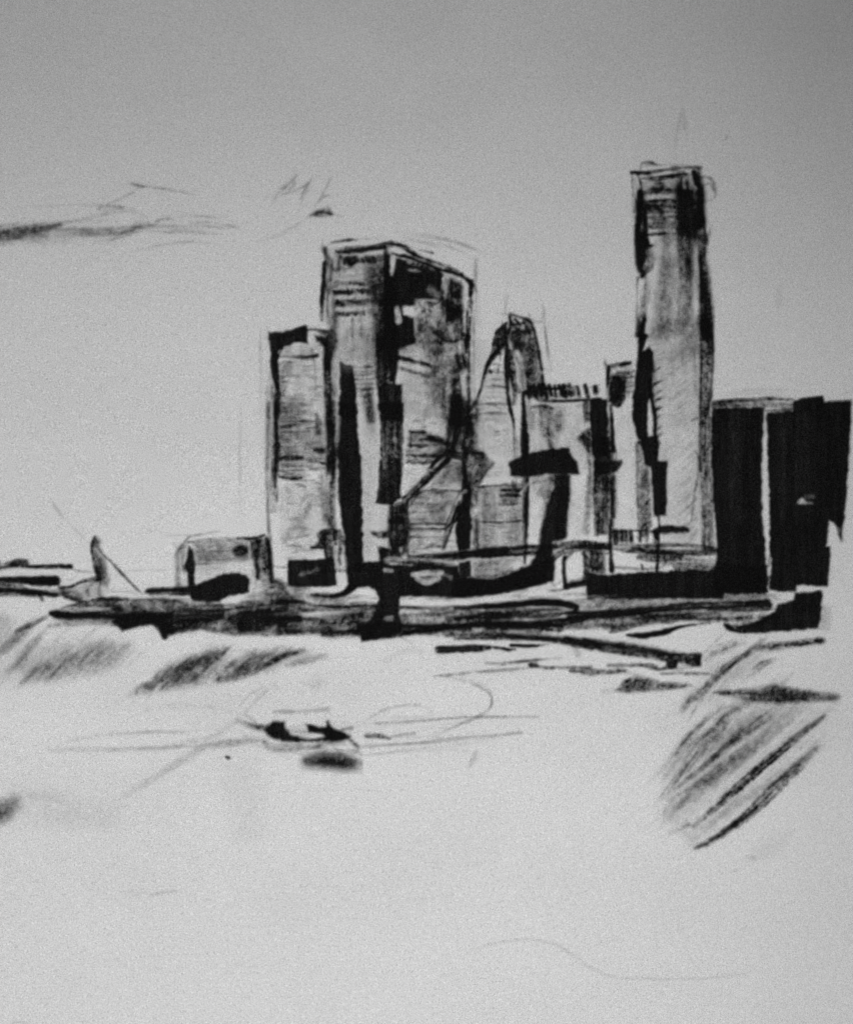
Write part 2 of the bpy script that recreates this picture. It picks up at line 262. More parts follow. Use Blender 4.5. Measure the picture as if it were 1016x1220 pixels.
# black vertical bars across the front
P("356,582 408,594 418,680 428,813 350,813 355,700", .985, own=T+'/black_bar#1', soft=2, tex=.12)
P("505,680 540,665 605,670 610,813 515,813", .96, own=T+'/black_bar#2', soft=2.4, tex=.2); S("515,620 520,680", 34, .8, soft=6); S("470,700 480,813", 26, .6, soft=6, tex=.7, own=T+'/black_bar#4')
F(2)
P("350,0 418,0 438,200 446,380 450,640 440,680 385,680 375,560 350,400 345,200", .985, own=T+'/black_bar#1', soft=2.5, tex=.12)
S("318,0 322,200 318,400 325,520", [36, 44, 30, 36], [.75, .85, .7, .75], tex=.5, soft=6, own=T+'/outer_edge'); S("345,150 350,200", 40, .4, soft=10); E("350,60 345,150", 16, .3)
S("462,-60 470,0 478,60 484,120", [34, 38, 30, 6], [.5, .6, .6, .4], tex=.8, soft=9)
P("520,0 612,0 610,200 600,390 560,412 498,408 505,380 520,200", .95, own=T+'/black_bar#2', soft=2.4, tex=.25, gy=(.99, .96, 1.03)); E("530,130 535,260", 10, .22)
P("450,0 515,0 515,200 495,400 555,430 540,600 520,650 450,650 445,400", .13, tex=.5, soft=6)
P("556,400 620,390 640,500 612,600 560,600 545,520", .86, tex=.35, soft=4, own=T+'/lower_shadow', gx=(1.1, .9)); S("590,570 605,610", 14, .5)
P("470,518 550,520 556,545 510,548", .85, soft=3); P("505,580 550,588 600,600 610,640 520,640", .9, soft=3)
# side face low down
for (x0, x1, y, n, w, a) in ((640, 700, 118, 6, 9, .85), (635, 770, 150, 12, 12, .85), (640, 700, 170, 7, 9, .7), (625, 760, 212, 12, 9, .75), (620, 740, 240, 10, 8, .7)):
    for i in range(n):
        x = x0+(x1-x0)*(i+.5)/n; S(f"{x-6},{y+rng.normal(0,3)} {x+6},{y+rng.normal(0,3)}", w*rng.uniform(.6, 1.3), a*rng.uniform(.6, 1), own=T+f'/window_row#{y}', tex=.5)
S("690,130 740,145 790,165", [10, 22, 30], .85, tex=.5); S("640,120 640,180", 8, .6); P("620,190 760,190 740,240 620,240", .2, tex=.8)
S("720,40 780,60 800,80", 40, .3, soft=14, tex=.8); S("830,0 825,60 810,130 800,190", [60, 56, 50, 40], [.93, .95, .9, .8], soft=6, tex=.4, own=T+'/shaded_edge'); S("868,20 870,100 850,180", [20, 26, 20], .85, tex=.5, own=T+'/shaded_edge'); S("900,0 900,60", 40, .6, tex=.9, soft=10)
S("870,0 880,60 890,120", 20, .7, tex=.7); S("860,180 862,300 868,400", [10, 12, 20], .92, own=T+'/shaded_edge')
P("760,180 860,180 900,200 850,330 760,240", .35, tex=.8, soft=10)
S("610,385 680,320 740,240 790,195 930,205", [8, 12, 16, 18, 12], [.9, .88, .9, .9, .85], own=T+'/diagonal_brace#', sm=False); S("625,400 700,325 770,250 790,215", [8, 10, 20, 16], [.8, .85, .9, .8], own=T+'/diagonal_brace#', sm=False)
P("640,350 740,240 760,240 690,330", .3, tex=.8); E("625,368 720,268", 6, .5)
S("640,410 680,362 730,354 860,356", [10, 10, 10, 9], .85, own=T+'/ledge#'); S("840,360 810,430 785,495 772,590", [8, 9, 9, 8], [.8, .9, .85, .85], own=T+'/diagonal_brace#'); S("860,380 830,450 800,520 775,590", 6, .7)
S("640,492 700,488 780,490", [14, 12, 14], [.85, .85, .95], own=T+'/ledge#'); S("640,504 720,506 790,500 835,400", 6, .75); S("630,540 700,542 790,540", [10, 8, 5], .7, own=T+'/ledge#'); S("640,520 760,518", 5, .35)
P("640,360 840,360 790,480 640,480", .24, tex=.9, ang=30); P("760,240 860,240 850,340 720,340", .22, tex=.9, ang=20); P("630,505 800,500 780,600 630,600", .22, tex=.8, ang=0)
for i in range(10): x = 650+i*18; S(f"{x},{440+rng.normal(0,10)} {x+36},{395+rng.normal(0,12)}", 6, .3, tex=.8, tap='io')
for i in range(7): S(f"{720+i*8},{330-i*12} {790+i*6},{316-i*14}", 5, .35, tex=.8, tap='io')
for y in (445, 462, 475, 560, 575, 590): S(f"640,{y} 700,{y-4} 770,{y-8}", 5, .35, tex=.8, tap='io')
E("690,580 730,585 760,600", 14, .5); E("640,600 720,606", 10, .4)
S("625,400 625,500 615,600", 10, .6, tex=.6, own=T+'/lower_shadow')
P("826,420 850,400 880,405 888,500 880,590 835,600 822,520", .98, own=T+'/black_bar#3', soft=2.5, tex=.12)
P("870,170 930,200 975,240 950,290 900,330 880,400 850,360 860,260", .6, tex=.8, soft=5, ang=45)
for i in range(6): S(f"{890+i*16},{320-i*12} {935+i*8},{235-i*4+i*6}", 7, .75, tex=.6, tap='io')
S("920,200 935,215", 14, .85); E("830,180 845,200", 14, .8); E("845,165 850,170", 22, .5); S("875,300 880,400", 30, .6, tex=.7, soft=6)
E("850,365 840,380", 12, .5)

# ---- pointed tower
T = 'pointed_tower'
F(3)
R(T+'/facade', "280,150 380,170 400,210 450,500 370,530 350,860 345,1330 100,1330 60,760 115,570 165,410 205,320 210,240")
P("290,250 405,220 430,330 455,490 440,545 380,540 350,400 330,330 290,310", .72, own=T+'/shaded_face', tex=.45, soft=4, ang=75)
S("340,330 370,520", 60, .2, soft=20); S("405,215 430,330 455,500", [12, 12, 8], .85, own=T+'/shaded_face'); P("275,230 330,230 345,320 300,330", .8, tex=.4, soft=4)
S("270,190 230,230 215,260 205,320 190,360", [14, 20, 20, 22, 20], .9, own=T+'/sloping_edge'); S("205,300 230,270 250,300 225,330", 20, .9, own=T+'/sloping_edge'); S("215,340 180,390 165,430 140,520 115,580 80,640", [22, 26, 14, 12, 16, 14], [.95, .93, .9, .88, .75, .7], own=T+'/sloping_edge')
S("185,430 190,440", 14, .9); S("135,530 120,580 115,660", 12, .6, tex=.7); S("250,210 258,290 235,340 215,350", 8, .8)
S("285,150 290,200 275,260 270,400 278,560 300,680 308,760 325,1100", [12, 16, 18, 26, 20, 12, 8, 5], [.7, .85, .9, .95, .95, .85, .5, .2], own=T+'/ridge')
S("290,180 330,230 380,230", [12, 14, 14], .9, own=T+'/spire_cap'); S("285,140 330,160 385,180 410,240", [8, 8, 12, 12], [.5, .6, .85, .7], own=T+'/spire_cap'); S("300,200 350,190", 10, .8, own=T+'/spire_cap'); S("310,170 340,210 300,240", 10, .8); S("360,180 385,240", 20, .85, own=T+'/spire_cap')
S("380,145 385,190", 6, .35); S("400,190 450,185", 5, .3); E("310,210 340,212", 10, .5); E("395,235 400,260", 10, .4)
E("232,262 238,285", 8, .4); S("225,300 235,345", 16, .8, own=T+'/sloping_edge')
S("290,330 295,420 310,560 300,600", [20, 26, 20, 10], [.75, .85, .8, .6], tex=.6); S("300,340 340,420 355,560", 14, .5, tex=.8, soft=6); E("310,380 330,440", 12, .3); S("310,500 325,530", 26, .7, tex=.6)
for (x0, x1, y, a) in ((165, 265, 475, .5), (160, 265, 508, .75), (165, 300, 516, .6), (110, 270, 598, .8), (120, 330, 600, .5), (110, 290, 648, .7), (150, 260, 440, .3), (150, 265, 540, .35), (140, 265, 565, .3), (130, 270, 620, .4), (130, 280, 680, .25)): S(f"{x0},{y+4} {(x0+x1)/2},{y-3} {x1},{y+2}", rng.uniform(6, 9), a, own=T+'/window_row#' if a > .45 else None, tap='io', tex=.5)
P("130,440 265,440 300,860 110,860", .1, tex=.6, soft=8); P("80,600 130,640 130,860 60,860 60,760", .45, tex=.8, soft=10); S("150,660 150,860", 10, .2, tex=.6); S("70,640 75,860", 20, .7, soft=6, tex=.7); S("300,700 315,1000", 6, .3)
P("0,520 60,560 60,860 0,860", .5, tex=.8, soft=10)
F(4)
P("70,240 130,240 130,560 100,570 95,400", .45, tex=.8, soft=5); P("130,250 340,245 340,560 150,565", .2, tex=.7, soft=4, own=T+'/podium'); R_(T+'/podium', "95,245 345,240 345,560 100,575")
S("130,258 200,250 340,240", [10, 10, 14], .85, own=T+'/podium_cornice#'); S("300,225 305,260", 16, .8); S("130,430 240,434 340,424", 7, .7, own=T+'/podium_cornice#'); S("115,440 120,560", 10, .6); S("160,270 165,560", 14, .35, tex=.7, soft=6); S("205,300 210,420", 12, .35, tex=.7)
for (x0, x1, y, n, w, a) in ((240, 340, 272, 8, 14, .85), (235, 335, 298, 8, 16, .9), (225, 320, 342, 6, 12, .85), (250, 330, 320, 5, 8, .6)):
    for i in range(n):
        x = x0+(x1-x0)*(i+.5)/n; S(f"{x-6},{y+rng.normal(0,4)} {x+6},{y+rng.normal(0,4)}", w*rng.uniform(.6, 1.2), a*rng.uniform(.55, 1), own=T+f'/window_row#{y}', tex=.5)
P("285,360 340,360 340,540 285,540", .35, tex=.8, soft=8)
for y in (380, 395, 410, 450, 465, 480, 500, 515): S(f"160,{y} 240,{y+3} 330,{y-4}", 5, .28, tex=.8, tap='io')
P("140,0 340,0 330,240 160,240", .06, tex=.7, soft=8); S("320,0 325,120", 6, .4); S("110,80 150,140", 20, .6)

# ---- low building with a dentilled cornice
T = 'corniced_building'
F(3)
R(T+'/facade', "345,540 770,575 765,860 765,1300 370,1300 350,900")
F(4)
R(T+'/facade', "350,0 690,0 690,520 350,560")
F(3)
S("350,540 355,640 358,860", [16, 26, 36], [.9, .93, .95], own=T+'/corner_pier', tex=.3); S("380,560 378,760", 12, .5, tex=.6, soft=5)
S("365,540 400,545 440,580 560,582 650,580 740,570", [30, 26, 16, 14, 16, 12], [.95, .9, .9, .95, .95, .95], own=T+'/cornice')
for i, x in enumerate((380, 412, 440, 465, 490, 512, 545, 560, 590, 630, 672, 712)):
    S(f"{x-5+rng.normal(0,3)},{508+rng.normal(0,5)} {x+5},{556+rng.normal(0,5)}", [22, 15, 17, 24, 18, 13, 19, 24, 22, 13, 20, 22][i], [.9, .96, .95, .97, .95, .93, .97, .93, .9, .95, .97, .97][i], own=T+f'/dentil#{i}', sm=False)
S("400,512 480,520 600,520", 12, .8, own=T+'/cornice'); S("545,545 600,535", 22, .85, own=T+'/cornice'); E("570,520 600,525", 8, .5)
S("665,520 740,500", 5, .35); S("730,515 735,525", 12, .4); E("620,560 760,545", 8, .3)
S("390,615 440,608 500,620", [10, 18, 10], .7, tex=.7, own=T+'/window_row#'); P("430,610 560,620 550,720 500,820 440,760", .45, tex=.8, soft=10); S("400,640 398,720", 16, .35, soft=6); S("440,620 445,700", 8, .5); S("485,640 480,740 495,830", [14, 24, 26], [.6, .7, .75], tex=.6, soft=5); S("620,610 660,600", 14, .3)
P("380,600 680,600 680,860 380,860", .1, tex=.8, soft=6)
S("668,590 672,680", 24, .75, tex=.5); P("640,740 690,720 700,860 660,820", .85, tex=.4, soft=4, own=T+'/dark_wing')
P("682,580 772,572 780,700 785,860 700,860 690,720", .98, own=T+'/dark_wing', soft=2.6, tex=.12)
F(4)
S("365,0 368,100", [28, 20], .9, own=T+'/corner_pier'); P("345,200 380,200 382,420 372,560 350,560 345,400", .9, own=T+'/corner_pier', soft=3); S("362,560 360,640", [14, 10], .9, own=T+'/corner_pier')
P("700,0 790,0 795,120 790,200 780,490 710,500 700,300 705,120", .93, own=T+'/dark_wing', soft=3, tex=.25, gy=(1.06, .98, .96)); S("650,10 680,60 690,200 670,480", [40, 30, 26, 26], [.9, .7, .6, .55], own=T+'/dark_wing', tex=.7, soft=6); E("692,60 700,200", 8, .45)
P("385,200 505,200 500,260 460,330 385,260", .3, tex=.9, soft=6); S("390,240 500,215", 10, .3, tex=.8); E("390,300 400,520", 20, .15)
E("720,520 780,505", 16, .6)

# ---- small tower beside the tallest one
T = 'narrow_tower'
F(3)
R(T+'/facade', "772,395 900,395 920,560 925,1350 820,1350 815,640 790,600")
F(6)
S("100,230 150,222 205,212", [14, 18, 14], [.8, .93, .93], own=T+'/roof'); S("80,210 95,260 92,330", 7, .5); S("100,230 100,300 105,400", [12, 14, 14], .92, own=T+'/outer_edge'); S("140,258 200,262 222,252", [10, 14, 8], .8, tex=.6, own=T+'/roof'); S("140,280 190,284 220,278", 8, .7, tex=.6); S("160,300 222,310", 6, .6); S("180,330 222,325", 7, .5); S("190,350 215,352", 6, .4)
P("112,280 150,275 180,310 182,390 150,430 120,420 105,360", .9, own=T+'/dark_panel', soft=3, tex=.35); E("115,262 130,255", 12, .3)
S("110,420 118,540 125,640", [14, 16, 20], .9, own=T+'/outer_edge'); S("100,480 108,620", 8, .5, tex=.7); P("140,420 215,400 225,590 235,640 150,670 140,560", .08, tex=.6)
S("118,760 118,880 120,960", [20, 24, 18], .88, own=T+'/outer_edge', tex=.5); S("132,760 135,880 128,960", 14, .5, soft=5); P("232,600 270,620 300,720 312,1000 270,1060 248,1060 240,800", .55, tex=.6, soft=5, own=T+'/shaded_face', ang=90); S("235,600 238,800 245,1010", 10, .45, tex=.6); S("270,720 275,1010", 22, .35, tex=.5, soft=6); E("150,700 190,800 200,1000", 50, .1)

# ---- the tallest tower
T = 'tall_tower'
F(0)
R(T+'/facade', "752,204 833,200 840,253 843,300 850,400 849,552 855,660 765,660 760,530 755,480 760,400 757,300")
F(5)
S("180,395 185,358 225,352 260,364", [5, 6, 10, 6], [.4, .7, .8, .7], own=T+'/roof'); S("205,360 240,356", 14, .7, own=T+'/roof')
S("135,402 210,404 340,382 470,377 475,382", [14, 20, 12, 10, 8], [.8, .93, .75, .8, .7], own=T+'/roof'); S("190,432 260,430 340,420 415,408", [10, 20, 24, 14], [.6, .85, .9, .85], own=T+'/roof'); S("150,400 300,392 400,396", 6, .5, own=T+'/roof')
S("138,405 140,460 152,540 148,600", 6, .5); S("160,405 180,450 178,520", [8, 14, 24], .85, own=T+'/outer_edge'); E("160,420 165,450", 8, .35); S("150,430 170,520", 12, .3)
S("178,500 175,580 170,660 178,760 182,860 184,925", [28, 44, 40, 56, 50, 16], [.95, .93, .85, .96, .96, .9], own=T+'/outer_edge', tex=.3)
S("200,590 205,700 215,770 238,768", [16, 20, 30, 14], .9, own=T+'/outer_edge'); S("215,820 238,880 190,924", [16, 14, 14], .93, own=T+'/outer_edge', sm=False); E("205,860 200,885", 12, .5)
S("165,930 162,1050 160,1220", [8, 8, 14], [.8, .6, .7], own=T+'/outer_edge'); S("205,930 195,1050 188,1220", [10, 24, 40], [.6, .65, .85], tex=.6, soft=5, own=T+'/outer_edge'); E("185,950 186,990", 22, .5); S("225,950 220,1050", 14, .25, soft=6)
P("190,440 350,430 355,680 205,690", .22, tex=.7, soft=5)
for (y, a, w) in ((455, .3, 6), (475, .45, 8), (492, .75, 16), (505, .6, 10), (545, .85, 12), (560, .8, 12), (580, .85, 18), (600, .75, 12), (625, .55, 10), (660, .55, 9), (672, .85, 9), (682, .5, 7), (714, .8, 10)):
    S(f"190,{y+3} 270,{y-2} 352,{y-4}", [w*.8, w*1.2, w*.9], [a*.8, a, a*.9], own=T+'/window_row#' if a > .5 else None, tex=.8, wob=.9)
S("240,480 270,490 290,470", 26, .55, tex=.8, soft=6); S("210,560 270,590 300,640", [20, 50, 34], .6, tex=.8, soft=8); E("210,525 260,528 330,525", 9, .4); E("215,460 240,462", 12, .3)
P("275,650 330,650 355,900 365,1220 240,1220 270,1000 290,820", .42, tex=.7, soft=14, ang=88, gy=(.9, 1, 1.1)); S("310,740 320,900 290,1060 270,1220", [50, 60, 70, 60], .2, soft=30, tex=.7)
P("355,470 410,440 450,480 470,700 445,820 440,1000 430,1140 400,1220 372,1220 368,900 358,700", .9, tex=.35, soft=7, own=T+'/shaded_band', gy=(1.05, 1.06, 1.0, .8, .6)); S("375,480 385,600 400,700", 60, .6, soft=16, own=T+'/shaded_band')
P("355,430 445,405 450,480 360,500", .5, tex=.8, soft=6); S("385,430 388,470 395,490", 14, .7); E("395,440 400,480", 14, .45); E("425,430 430,480", 10, .3); S("450,400 462,460", 26, .95, own=T+'/shaded_edge')
S("462,400 478,480 478,560 482,660", [30, 40, 46, 50], [.93, .96, .96, .95], own=T+'/shaded_edge', soft=6); S("495,620 506,720 512,760", 14, .8, own=T+'/shaded_edge'); P("430,480 470,480 490,740 450,740", .75, tex=.5, soft=8)
S("485,720 492,860 500,960 505,1060 510,1140 512,1220", [44, 44, 52, 60, 62, 60], [.75, .85, .95, .93, .93, .95], own=T+'/shaded_edge', soft=6, tex=.35)
E("455,790 460,900 455,1000 458,1180", [16, 24, 20, 16], .35); S("458,900 462,1000", 8, .4)
S("480,425 530,430 550,470 555,510 540,535 500,548", 6, [.4, .5, .55, .5, .45, .4], own=T+'/roof_loop'); S("500,465 525,455 545,490", 5, .4, own=T+'/roof_loop')
F(6)
P("280,0 540,0 540,1110 360,1100 320,780 300,260", .14, tex=.7, soft=6, ang=40); P("400,0 520,0 520,150 470,220 400,210 440,100", .3, tex=.9, soft=16)
S("410,180 450,150 500,150", [20, 50, 40], .22, soft=16, tex=.9)
for i in range(34):
    y = 240+i*25; x = 370+min(60, i*3)+rng.normal(0, 8); S(f"{x},{y+55} {x+70},{y} {min(535,x+140)},{y-50}", 6, rng.uniform(.1, .26), tex=.8, tap='io')
for i in range(9):
    y = 250+i*46+rng.normal(0, 6); S(f"318,{y+14} 335,{y+4} {352+rng.uniform(0,18)},{y-12}", 10, .7, tex=.6, tap='o')
S("318,200 320,300 325,560", 16, .35, soft=6, tex=.8)
S("512,150 518,260 525,370", 6, .3); S("505,490 530,480", [14, 10], .7); S("520,640 540,700 515,860 500,980", [8, 12, 8, 6], [.5, .55, .45, .35], tex=.6); S("535,680 550,700", 12, .4)
S("562,0 570,60 572,200 570,300 565,420 568,520 566,600 565,700 572,800 580,1000 582,1100", [60, 66, 62, 52, 48, 46, 46, 54, 66, 60, 56], [.93, .93, .9, .85, .8, .75, .7, .62, .6, .66, .7], own=T+'/shaded_edge', tex=.5, soft=6)
S("545,0 548,200 545,380 540,640 548,740", 8, .75, own=T+'/shaded_edge'); S("600,20 606,160 602,300 596,400", 7, .85, own=T+'/shaded_edge'); S("590,300 585,500 590,620", 8, .5); E("588,260 584,350", 10, .55); E("580,470 575,620", 7, .35); E("565,700 555,760", 7, .4); E("610,900 615,1080", 7, .5)
S("275,0 262,40 258,80", [20, 24, 30], .9, own=T+'/outer_edge'); S("245,0 242,80", 8, .7, own=T+'/outer_edge'); E("290,20 285,60", 16, .5)
P("242,78 300,74 275,125 265,155 300,135 316,160 320,240 305,330 290,420 288,590 240,592 218,500 215,420 232,250 240,160", .985, own=T+'/black_panel', soft=2.6, tex=.12)
S("300,300 312,400 325,480 326,590", [26, 18, 16, 16], .93, own=T+'/black_panel'); E("300,410 298,520 300,560", [10, 18, 12], .6)
P("288,565 340,568 343,600 338,690 384,688 386,760 378,950 318,955 315,860 305,715 275,710 262,620 240,595", .985, own=T+'/black_panel', soft=2.6, tex=.12)
S("340,955 345,1000 340,1100 335,1220", [12, 10, 12, 14], [.6, .85, .93, .95], own='lamp_post/pole'); 
P("330,1010 370,1000 480,1004 496,1018 490,1034 400,1040 335,1042", .97, own='lamp_post/arm', soft=3); S("320,1030 335,1060", 22, .85, own='lamp_post/arm'); S("355,1040 375,1045 385,1030", 8, .6)
F(6)
S("112,640 118,760 115,960 110,1100 115,1220", [14, 20, 14, 20, 24], [.8, .85, .8, .93, .97], own='signal_post/pole', tex=.3)
P("30,690 90,688 160,680 168,695 140,740 60,762 30,745", .93, own='signal_post/crosspiece', soft=3)
# balustrade
for i, x in enumerate((135, 162, 185, 208, 250, 285, 322)):
    S(f"{x+rng.normal(0,2)},1030 {x+2},1080", [26, 17, 14, 19, 17, 17, 18][i], [.93, .85, .9, .93, .8, .8, .8][i], own=f'balustrade/baluster#{i}', sm=False)
S("120,1028 200,1024 330,1026", [8, 8, 6], .7, own='balustrade/handrail'); E("150,1085 230,1082 300,1086", 10, .4)
S("240,1060 310,1030", 8, .5)

# ---- terrace in front of the towers (long low platform)
T = 'terrace'
F(10)
R(T+'/slab', "420,92 860,92 945,155 940,200 640,210 430,215 210,210 200,100"); 
S("440,115 520,118 600,100 780,105 860,118", [12, 22, 14, 18, 14], [.6, .75, .8, .75, .8], own=T+'/slab', tex=.5); S("520,110 560,125 740,132 860,128", [10, 26, 26, 18], [.6, .78, .75, .8], own=T+'/slab', tex=.5, soft=3)
S("545,150 620,155 720,152 800,160 860,158", [16, 26, 24, 14, 14], [.7, .7, .65, .6, .6], own=T+'/slab', tex=.6, soft=3); S("640,178 740,176 860,182 930,182", [10, 14, 20, 14], [.5, .6, .65, .8], own=T+'/slab', tex=.6); S("450,190 560,196 640,190", 8, .6); S("555,180 560,200", 8, .6); P("680,180 940,185 940,205 690,205", .6, tex=.6, own=T+'/slab'); S("745,152 800,155", 8, .0+.2)
E("730,142 760,148 835,156", [6, 8, 16], .5); E("860,162 935,165", 8, .35)
S("205,104 300,100 420,104", [20, 36, 28], [.8, .8, .8], own=T+'/slab', tex=.5); S("210,130 300,108 420,110", [8, 10, 8], .65, own=T+'/slab'); S("440,100 600,102", 5, .3)
# small arched kiosk with white panels
T = 'arcade'
R(T+'/wall', "180,160 260,122 350,122 410,190 400,212 335,215 330,250 250,270 180,272")
S("205,95 230,85 235,105 205,120", 7, .6, tex=.6); S("200,165 230,140 290,122 345,122", [8, 10, 6, 8], [.7, .75, .5, .7], own=T+'/roof_line', tex=.6); S("205,140 225,130 240,125", 14, .5, tex=.7); S("245,150 242,200 250,270", [14, 14, 16], .85, own=T+'/pillar#', tex=.4); S("255,150 275,130", 14, .5, tex=.6)
S("325,130 332,200 325,240", [12, 20, 14], .88, own=T+'/pillar#', tex=.5); S("318,135 345,160 340,215", 8, .7); P("345,120 410,118 405,212 350,212", .82, own=T+'/dark_side', tex=.4, soft=4); S("350,140 350,200", 5, .3); E("410,140 412,180", 10, .3)
S("190,230 200,262 235,245", 5, .3, tex=.7); S("265,245 330,232", 5, .4, tex=.7); S("250,268 290,258 335,250", [20, 22, 24], .96, own='quay_wall/plinth'); S("180,285 240,280", 6, .5)
# ---- the far right black blocks
T = 'dark_block'
F(7)
S("105,138 200,134 330,126 440,130", [8, 14, 12, 8], [.7, .78, .78, .75], own=T+'/roof_line', tex=.5); S("105,152 250,146 340,152 440,160", [20, 22, 22, 30], [.72, .66, .62, .66], own=T+'/roof_line', tex=.5); E("190,142 340,142", 5, .3); S("330,178 445,172", 8, .8, own=T+'/roof_line')
P("97,162 322,163 318,250 311,420 313,560 322,700 330,800 330,960 100,960 110,840 122,790 118,700 112,620 104,540 95,400", .985, own=T+'/wall', soft=2.6, tex=.1)
R_(T+'/wall', "97,162 322,163 318,250 311,420 313,560 322,700 330,800 330,850 120,850 122,790 112,620 95,400")
T = 'stepped_block'
P("330,186 445,178 445,128 570,114 578,138 697,132 690,280 678,480 664,640 654,735 640,700 625,660 600,645 588,755 607,758 602,850 594,932 465,922 460,950 440,952 345,945 340,890 350,880 352,820 345,780 344,560 338,400", .985, own=T+'/wall', soft=2.6, tex=.1)
E("635,690 610,720", 30, .3); E("470,570 484,562 500,572", [10, 20, 8], [.75, .75, .5]); E("480,572 505,570 530,574", 8, .45); E("500,545 530,545", 16, .15); S("640,660 655,730", 16, .3, soft=6)
P("458,955 570,948 566,1000 562,1060 552,1105 420,1118 240,1132 220,1120 330,1060 350,1040 370,1035 380,1005 450,985", .975, own=T+'/base', soft=3, tex=.12)
P("565,1010 605,1025 600,1090 560,1105", .25, tex=.8, soft=10); S("550,1105 600,1110", 8, .25, soft=4)
S("346,800 342,840", 7, .4)

# ---- quay wall
T = 'quay_wall'
F(10)
P("335,210 420,222 440,216 620,208 700,202 860,198 940,190 1060,180 1066,235 1060,290 1000,290 890,294 880,318 700,316 500,318 335,318 330,260", .98, own=T+'/wall', soft=2.8, tex=.1)
# ---- black hook-shaped crane sweeping down into the shore
T = 'harbour_crane'
F(4)
P("280,125 300,115 350,92 450,70 560,56 582,62 590,100 622,130 636,188 560,195 500,190 420,200 340,206 285,200", .985, own=T+'/jib', soft=3, tex=.1)
P("505,190 590,192 592,280 575,400 572,510 545,525 505,530 500,600 480,660 470,740 400,755 250,780 60,815 0,812 0,735 90,715 180,725 260,700 330,670 380,650 410,610 425,560 450,420 480,320 505,250", .975, own=T+'/mast', soft=4, tex=.15)
S("490,210 475,330 455,400", 30, .55, tex=.8, soft=12); 
F(0)
# ---- bank: long roadway strip behind
T = 'shore'
F(9)
R('shore', "-330,210 -250,200 0,235 100,240 420,240 720,225 1060,190 1100,215 1100,330 860,455 700,440 500,440 350,460 200,445 0,430 -250,400 -420,370 -470,300")
S("430,142 560,158 700,138 850,122 1000,112 1060,112", [20, 18, 26, 34, 38, 30], [.85, .75, .85, .86, .86, .85], own='road', tex=.4); S("530,134 640,132 760,118 900,106 1000,100", [6, 8, 14, 12, 6], .75, own='road', tex=.5); S("440,162 560,160 700,166", [8, 8, 6], .5)
E("440,148 470,144 520,150", [10, 16, 8], .6); E("540,144 700,156 718,158", [8, 8, 7], .6); P("770,150 950,140 900,195 850,215 770,205", .22, tex=.9, soft=6, ang=0); S("770,215 850,212 920,190", 10, .5, tex=.8, soft=4); S("790,170 900,165", 6, .3, tex=.8); S("785,185 870,185", 6, .3, tex=.8)
P("330,160 430,155 450,165 540,170 600,160 700,172 715,170 720,210 760,215 860,225 950,190 1010,165 1080,130 1080,230 960,262 860,282 740,292 600,288 500,290 495,330 505,400 500,430 440,440 350,462 345,435 412,330 415,290 405,262 380,250 340,255 300,280 240,292 210,290 290,265 300,240 290,190", .98, own='harbour_crane/base', soft=3, tex=.12)
E("545,205 600,200 655,196", [16, 22, 14], .85); E("560,220 600,232 640,215", [16, 24, 24], .6); E("655,205 690,215", 14, .25); E("440,190 465,192", 12, .5); E("445,370 465,372", [14, 16], .65)
P("720,160 765,150 765,215 720,215", .97, soft=2)
# shore strokes, right of the base
S("500,305 620,306 740,300 860,300 960,285 1080,262", [22, 22, 20, 26, 30, 26], .0+.12, tex=.8)
S("500,330 700,332 800,326 920,314 1100,308", [12, 14, 20, 22, 24], [.9, .93, .96, .96, .96], own=T, tex=.3)
P("500,345 720,340 1100,330 1100,450 700,440 500,430", .42, tex=.8, soft=5, ang=0); S("500,400 700,398 900,392 1100,405", [16, 18, 24, 30], [.93, .95, .93, .93], own=T, tex=.4); S("510,425 640,412 760,410", 14, .8, own=T, tex=.5); S("680,375 850,362 960,350 1100,345", [20, 30, 26, 24], [.85, .88, .8, .8], own=T, tex=.6, soft=4)
S("670,436 820,430 920,436 1080,452", [8, 14, 16, 16], [.6, .8, .85, .9], own=T, tex=.5)
E("560,372 620,374 690,366", [20, 24, 20], .25); E("850,378 960,374", 8, .35); E("890,420 960,420", 8, .3)
F(10)
S("-70,350 0,344 120,332 230,335 290,350 280,370 200,378", [26, 30, 26, 26, 26, 16, 8], [.96, .96, .95, .96, .95, .9, .6], own=T, tex=.3)
S("270,385 400,378 540,366 700,350 850,345 1000,345 1060,340", [34, 34, 30, 30, 34, 44, 44], [.97, .96, .96, .95, .96, .97, .97], own=T, tex=.3)
S("-70,395 60,384 200,380 260,372", [20, 22, 18, 10], [.85, .85, .8, .6], own=T, tex=.6); S("-70,430 60,425 200,415 330,395", [26, 30, 30, 20], [.93, .93, .93, .85], own=T, tex=.4); P("230,395 560,372 860,372 890,400 740,402 600,405 460,450 420,435 300,432 220,450", .62, tex=.6, soft=4, own=T, ang=5)
P("300,325 500,325 870,322 860,345 560,350 360,362 300,362", .42, tex=.8, soft=4, ang=0); P("890,300 1060,292 1060,325 890,325", .3, tex=.9, soft=5)
E("150,370 240,366", [6, 9], .5); E("180,300 300,305 330,310", 14, .3)
E("230,460 330,440 420,436 440,458", [16, 16, 14, 10], .6); E("480,440 600,420 740,405", [10, 12, 10], .55)
S("430,450 470,448 560,420 700,398 890,398", [10, 6, 10, 14, 10], .6, tex=.6, soft=3, own=T); S("890,396 905,430 925,440", [12, 24, 14], .93, own=T)
E("925,415 960,412 985,408", [10, 12, 8], .6); E("900,402 1000,395", 6, .3)
S("495,462 560,464 640,452 720,428 830,412", [8, 22, 22, 10, 4], [.85, .97, .97, .9, .6], own='floating_log', tap='', tex=.2)
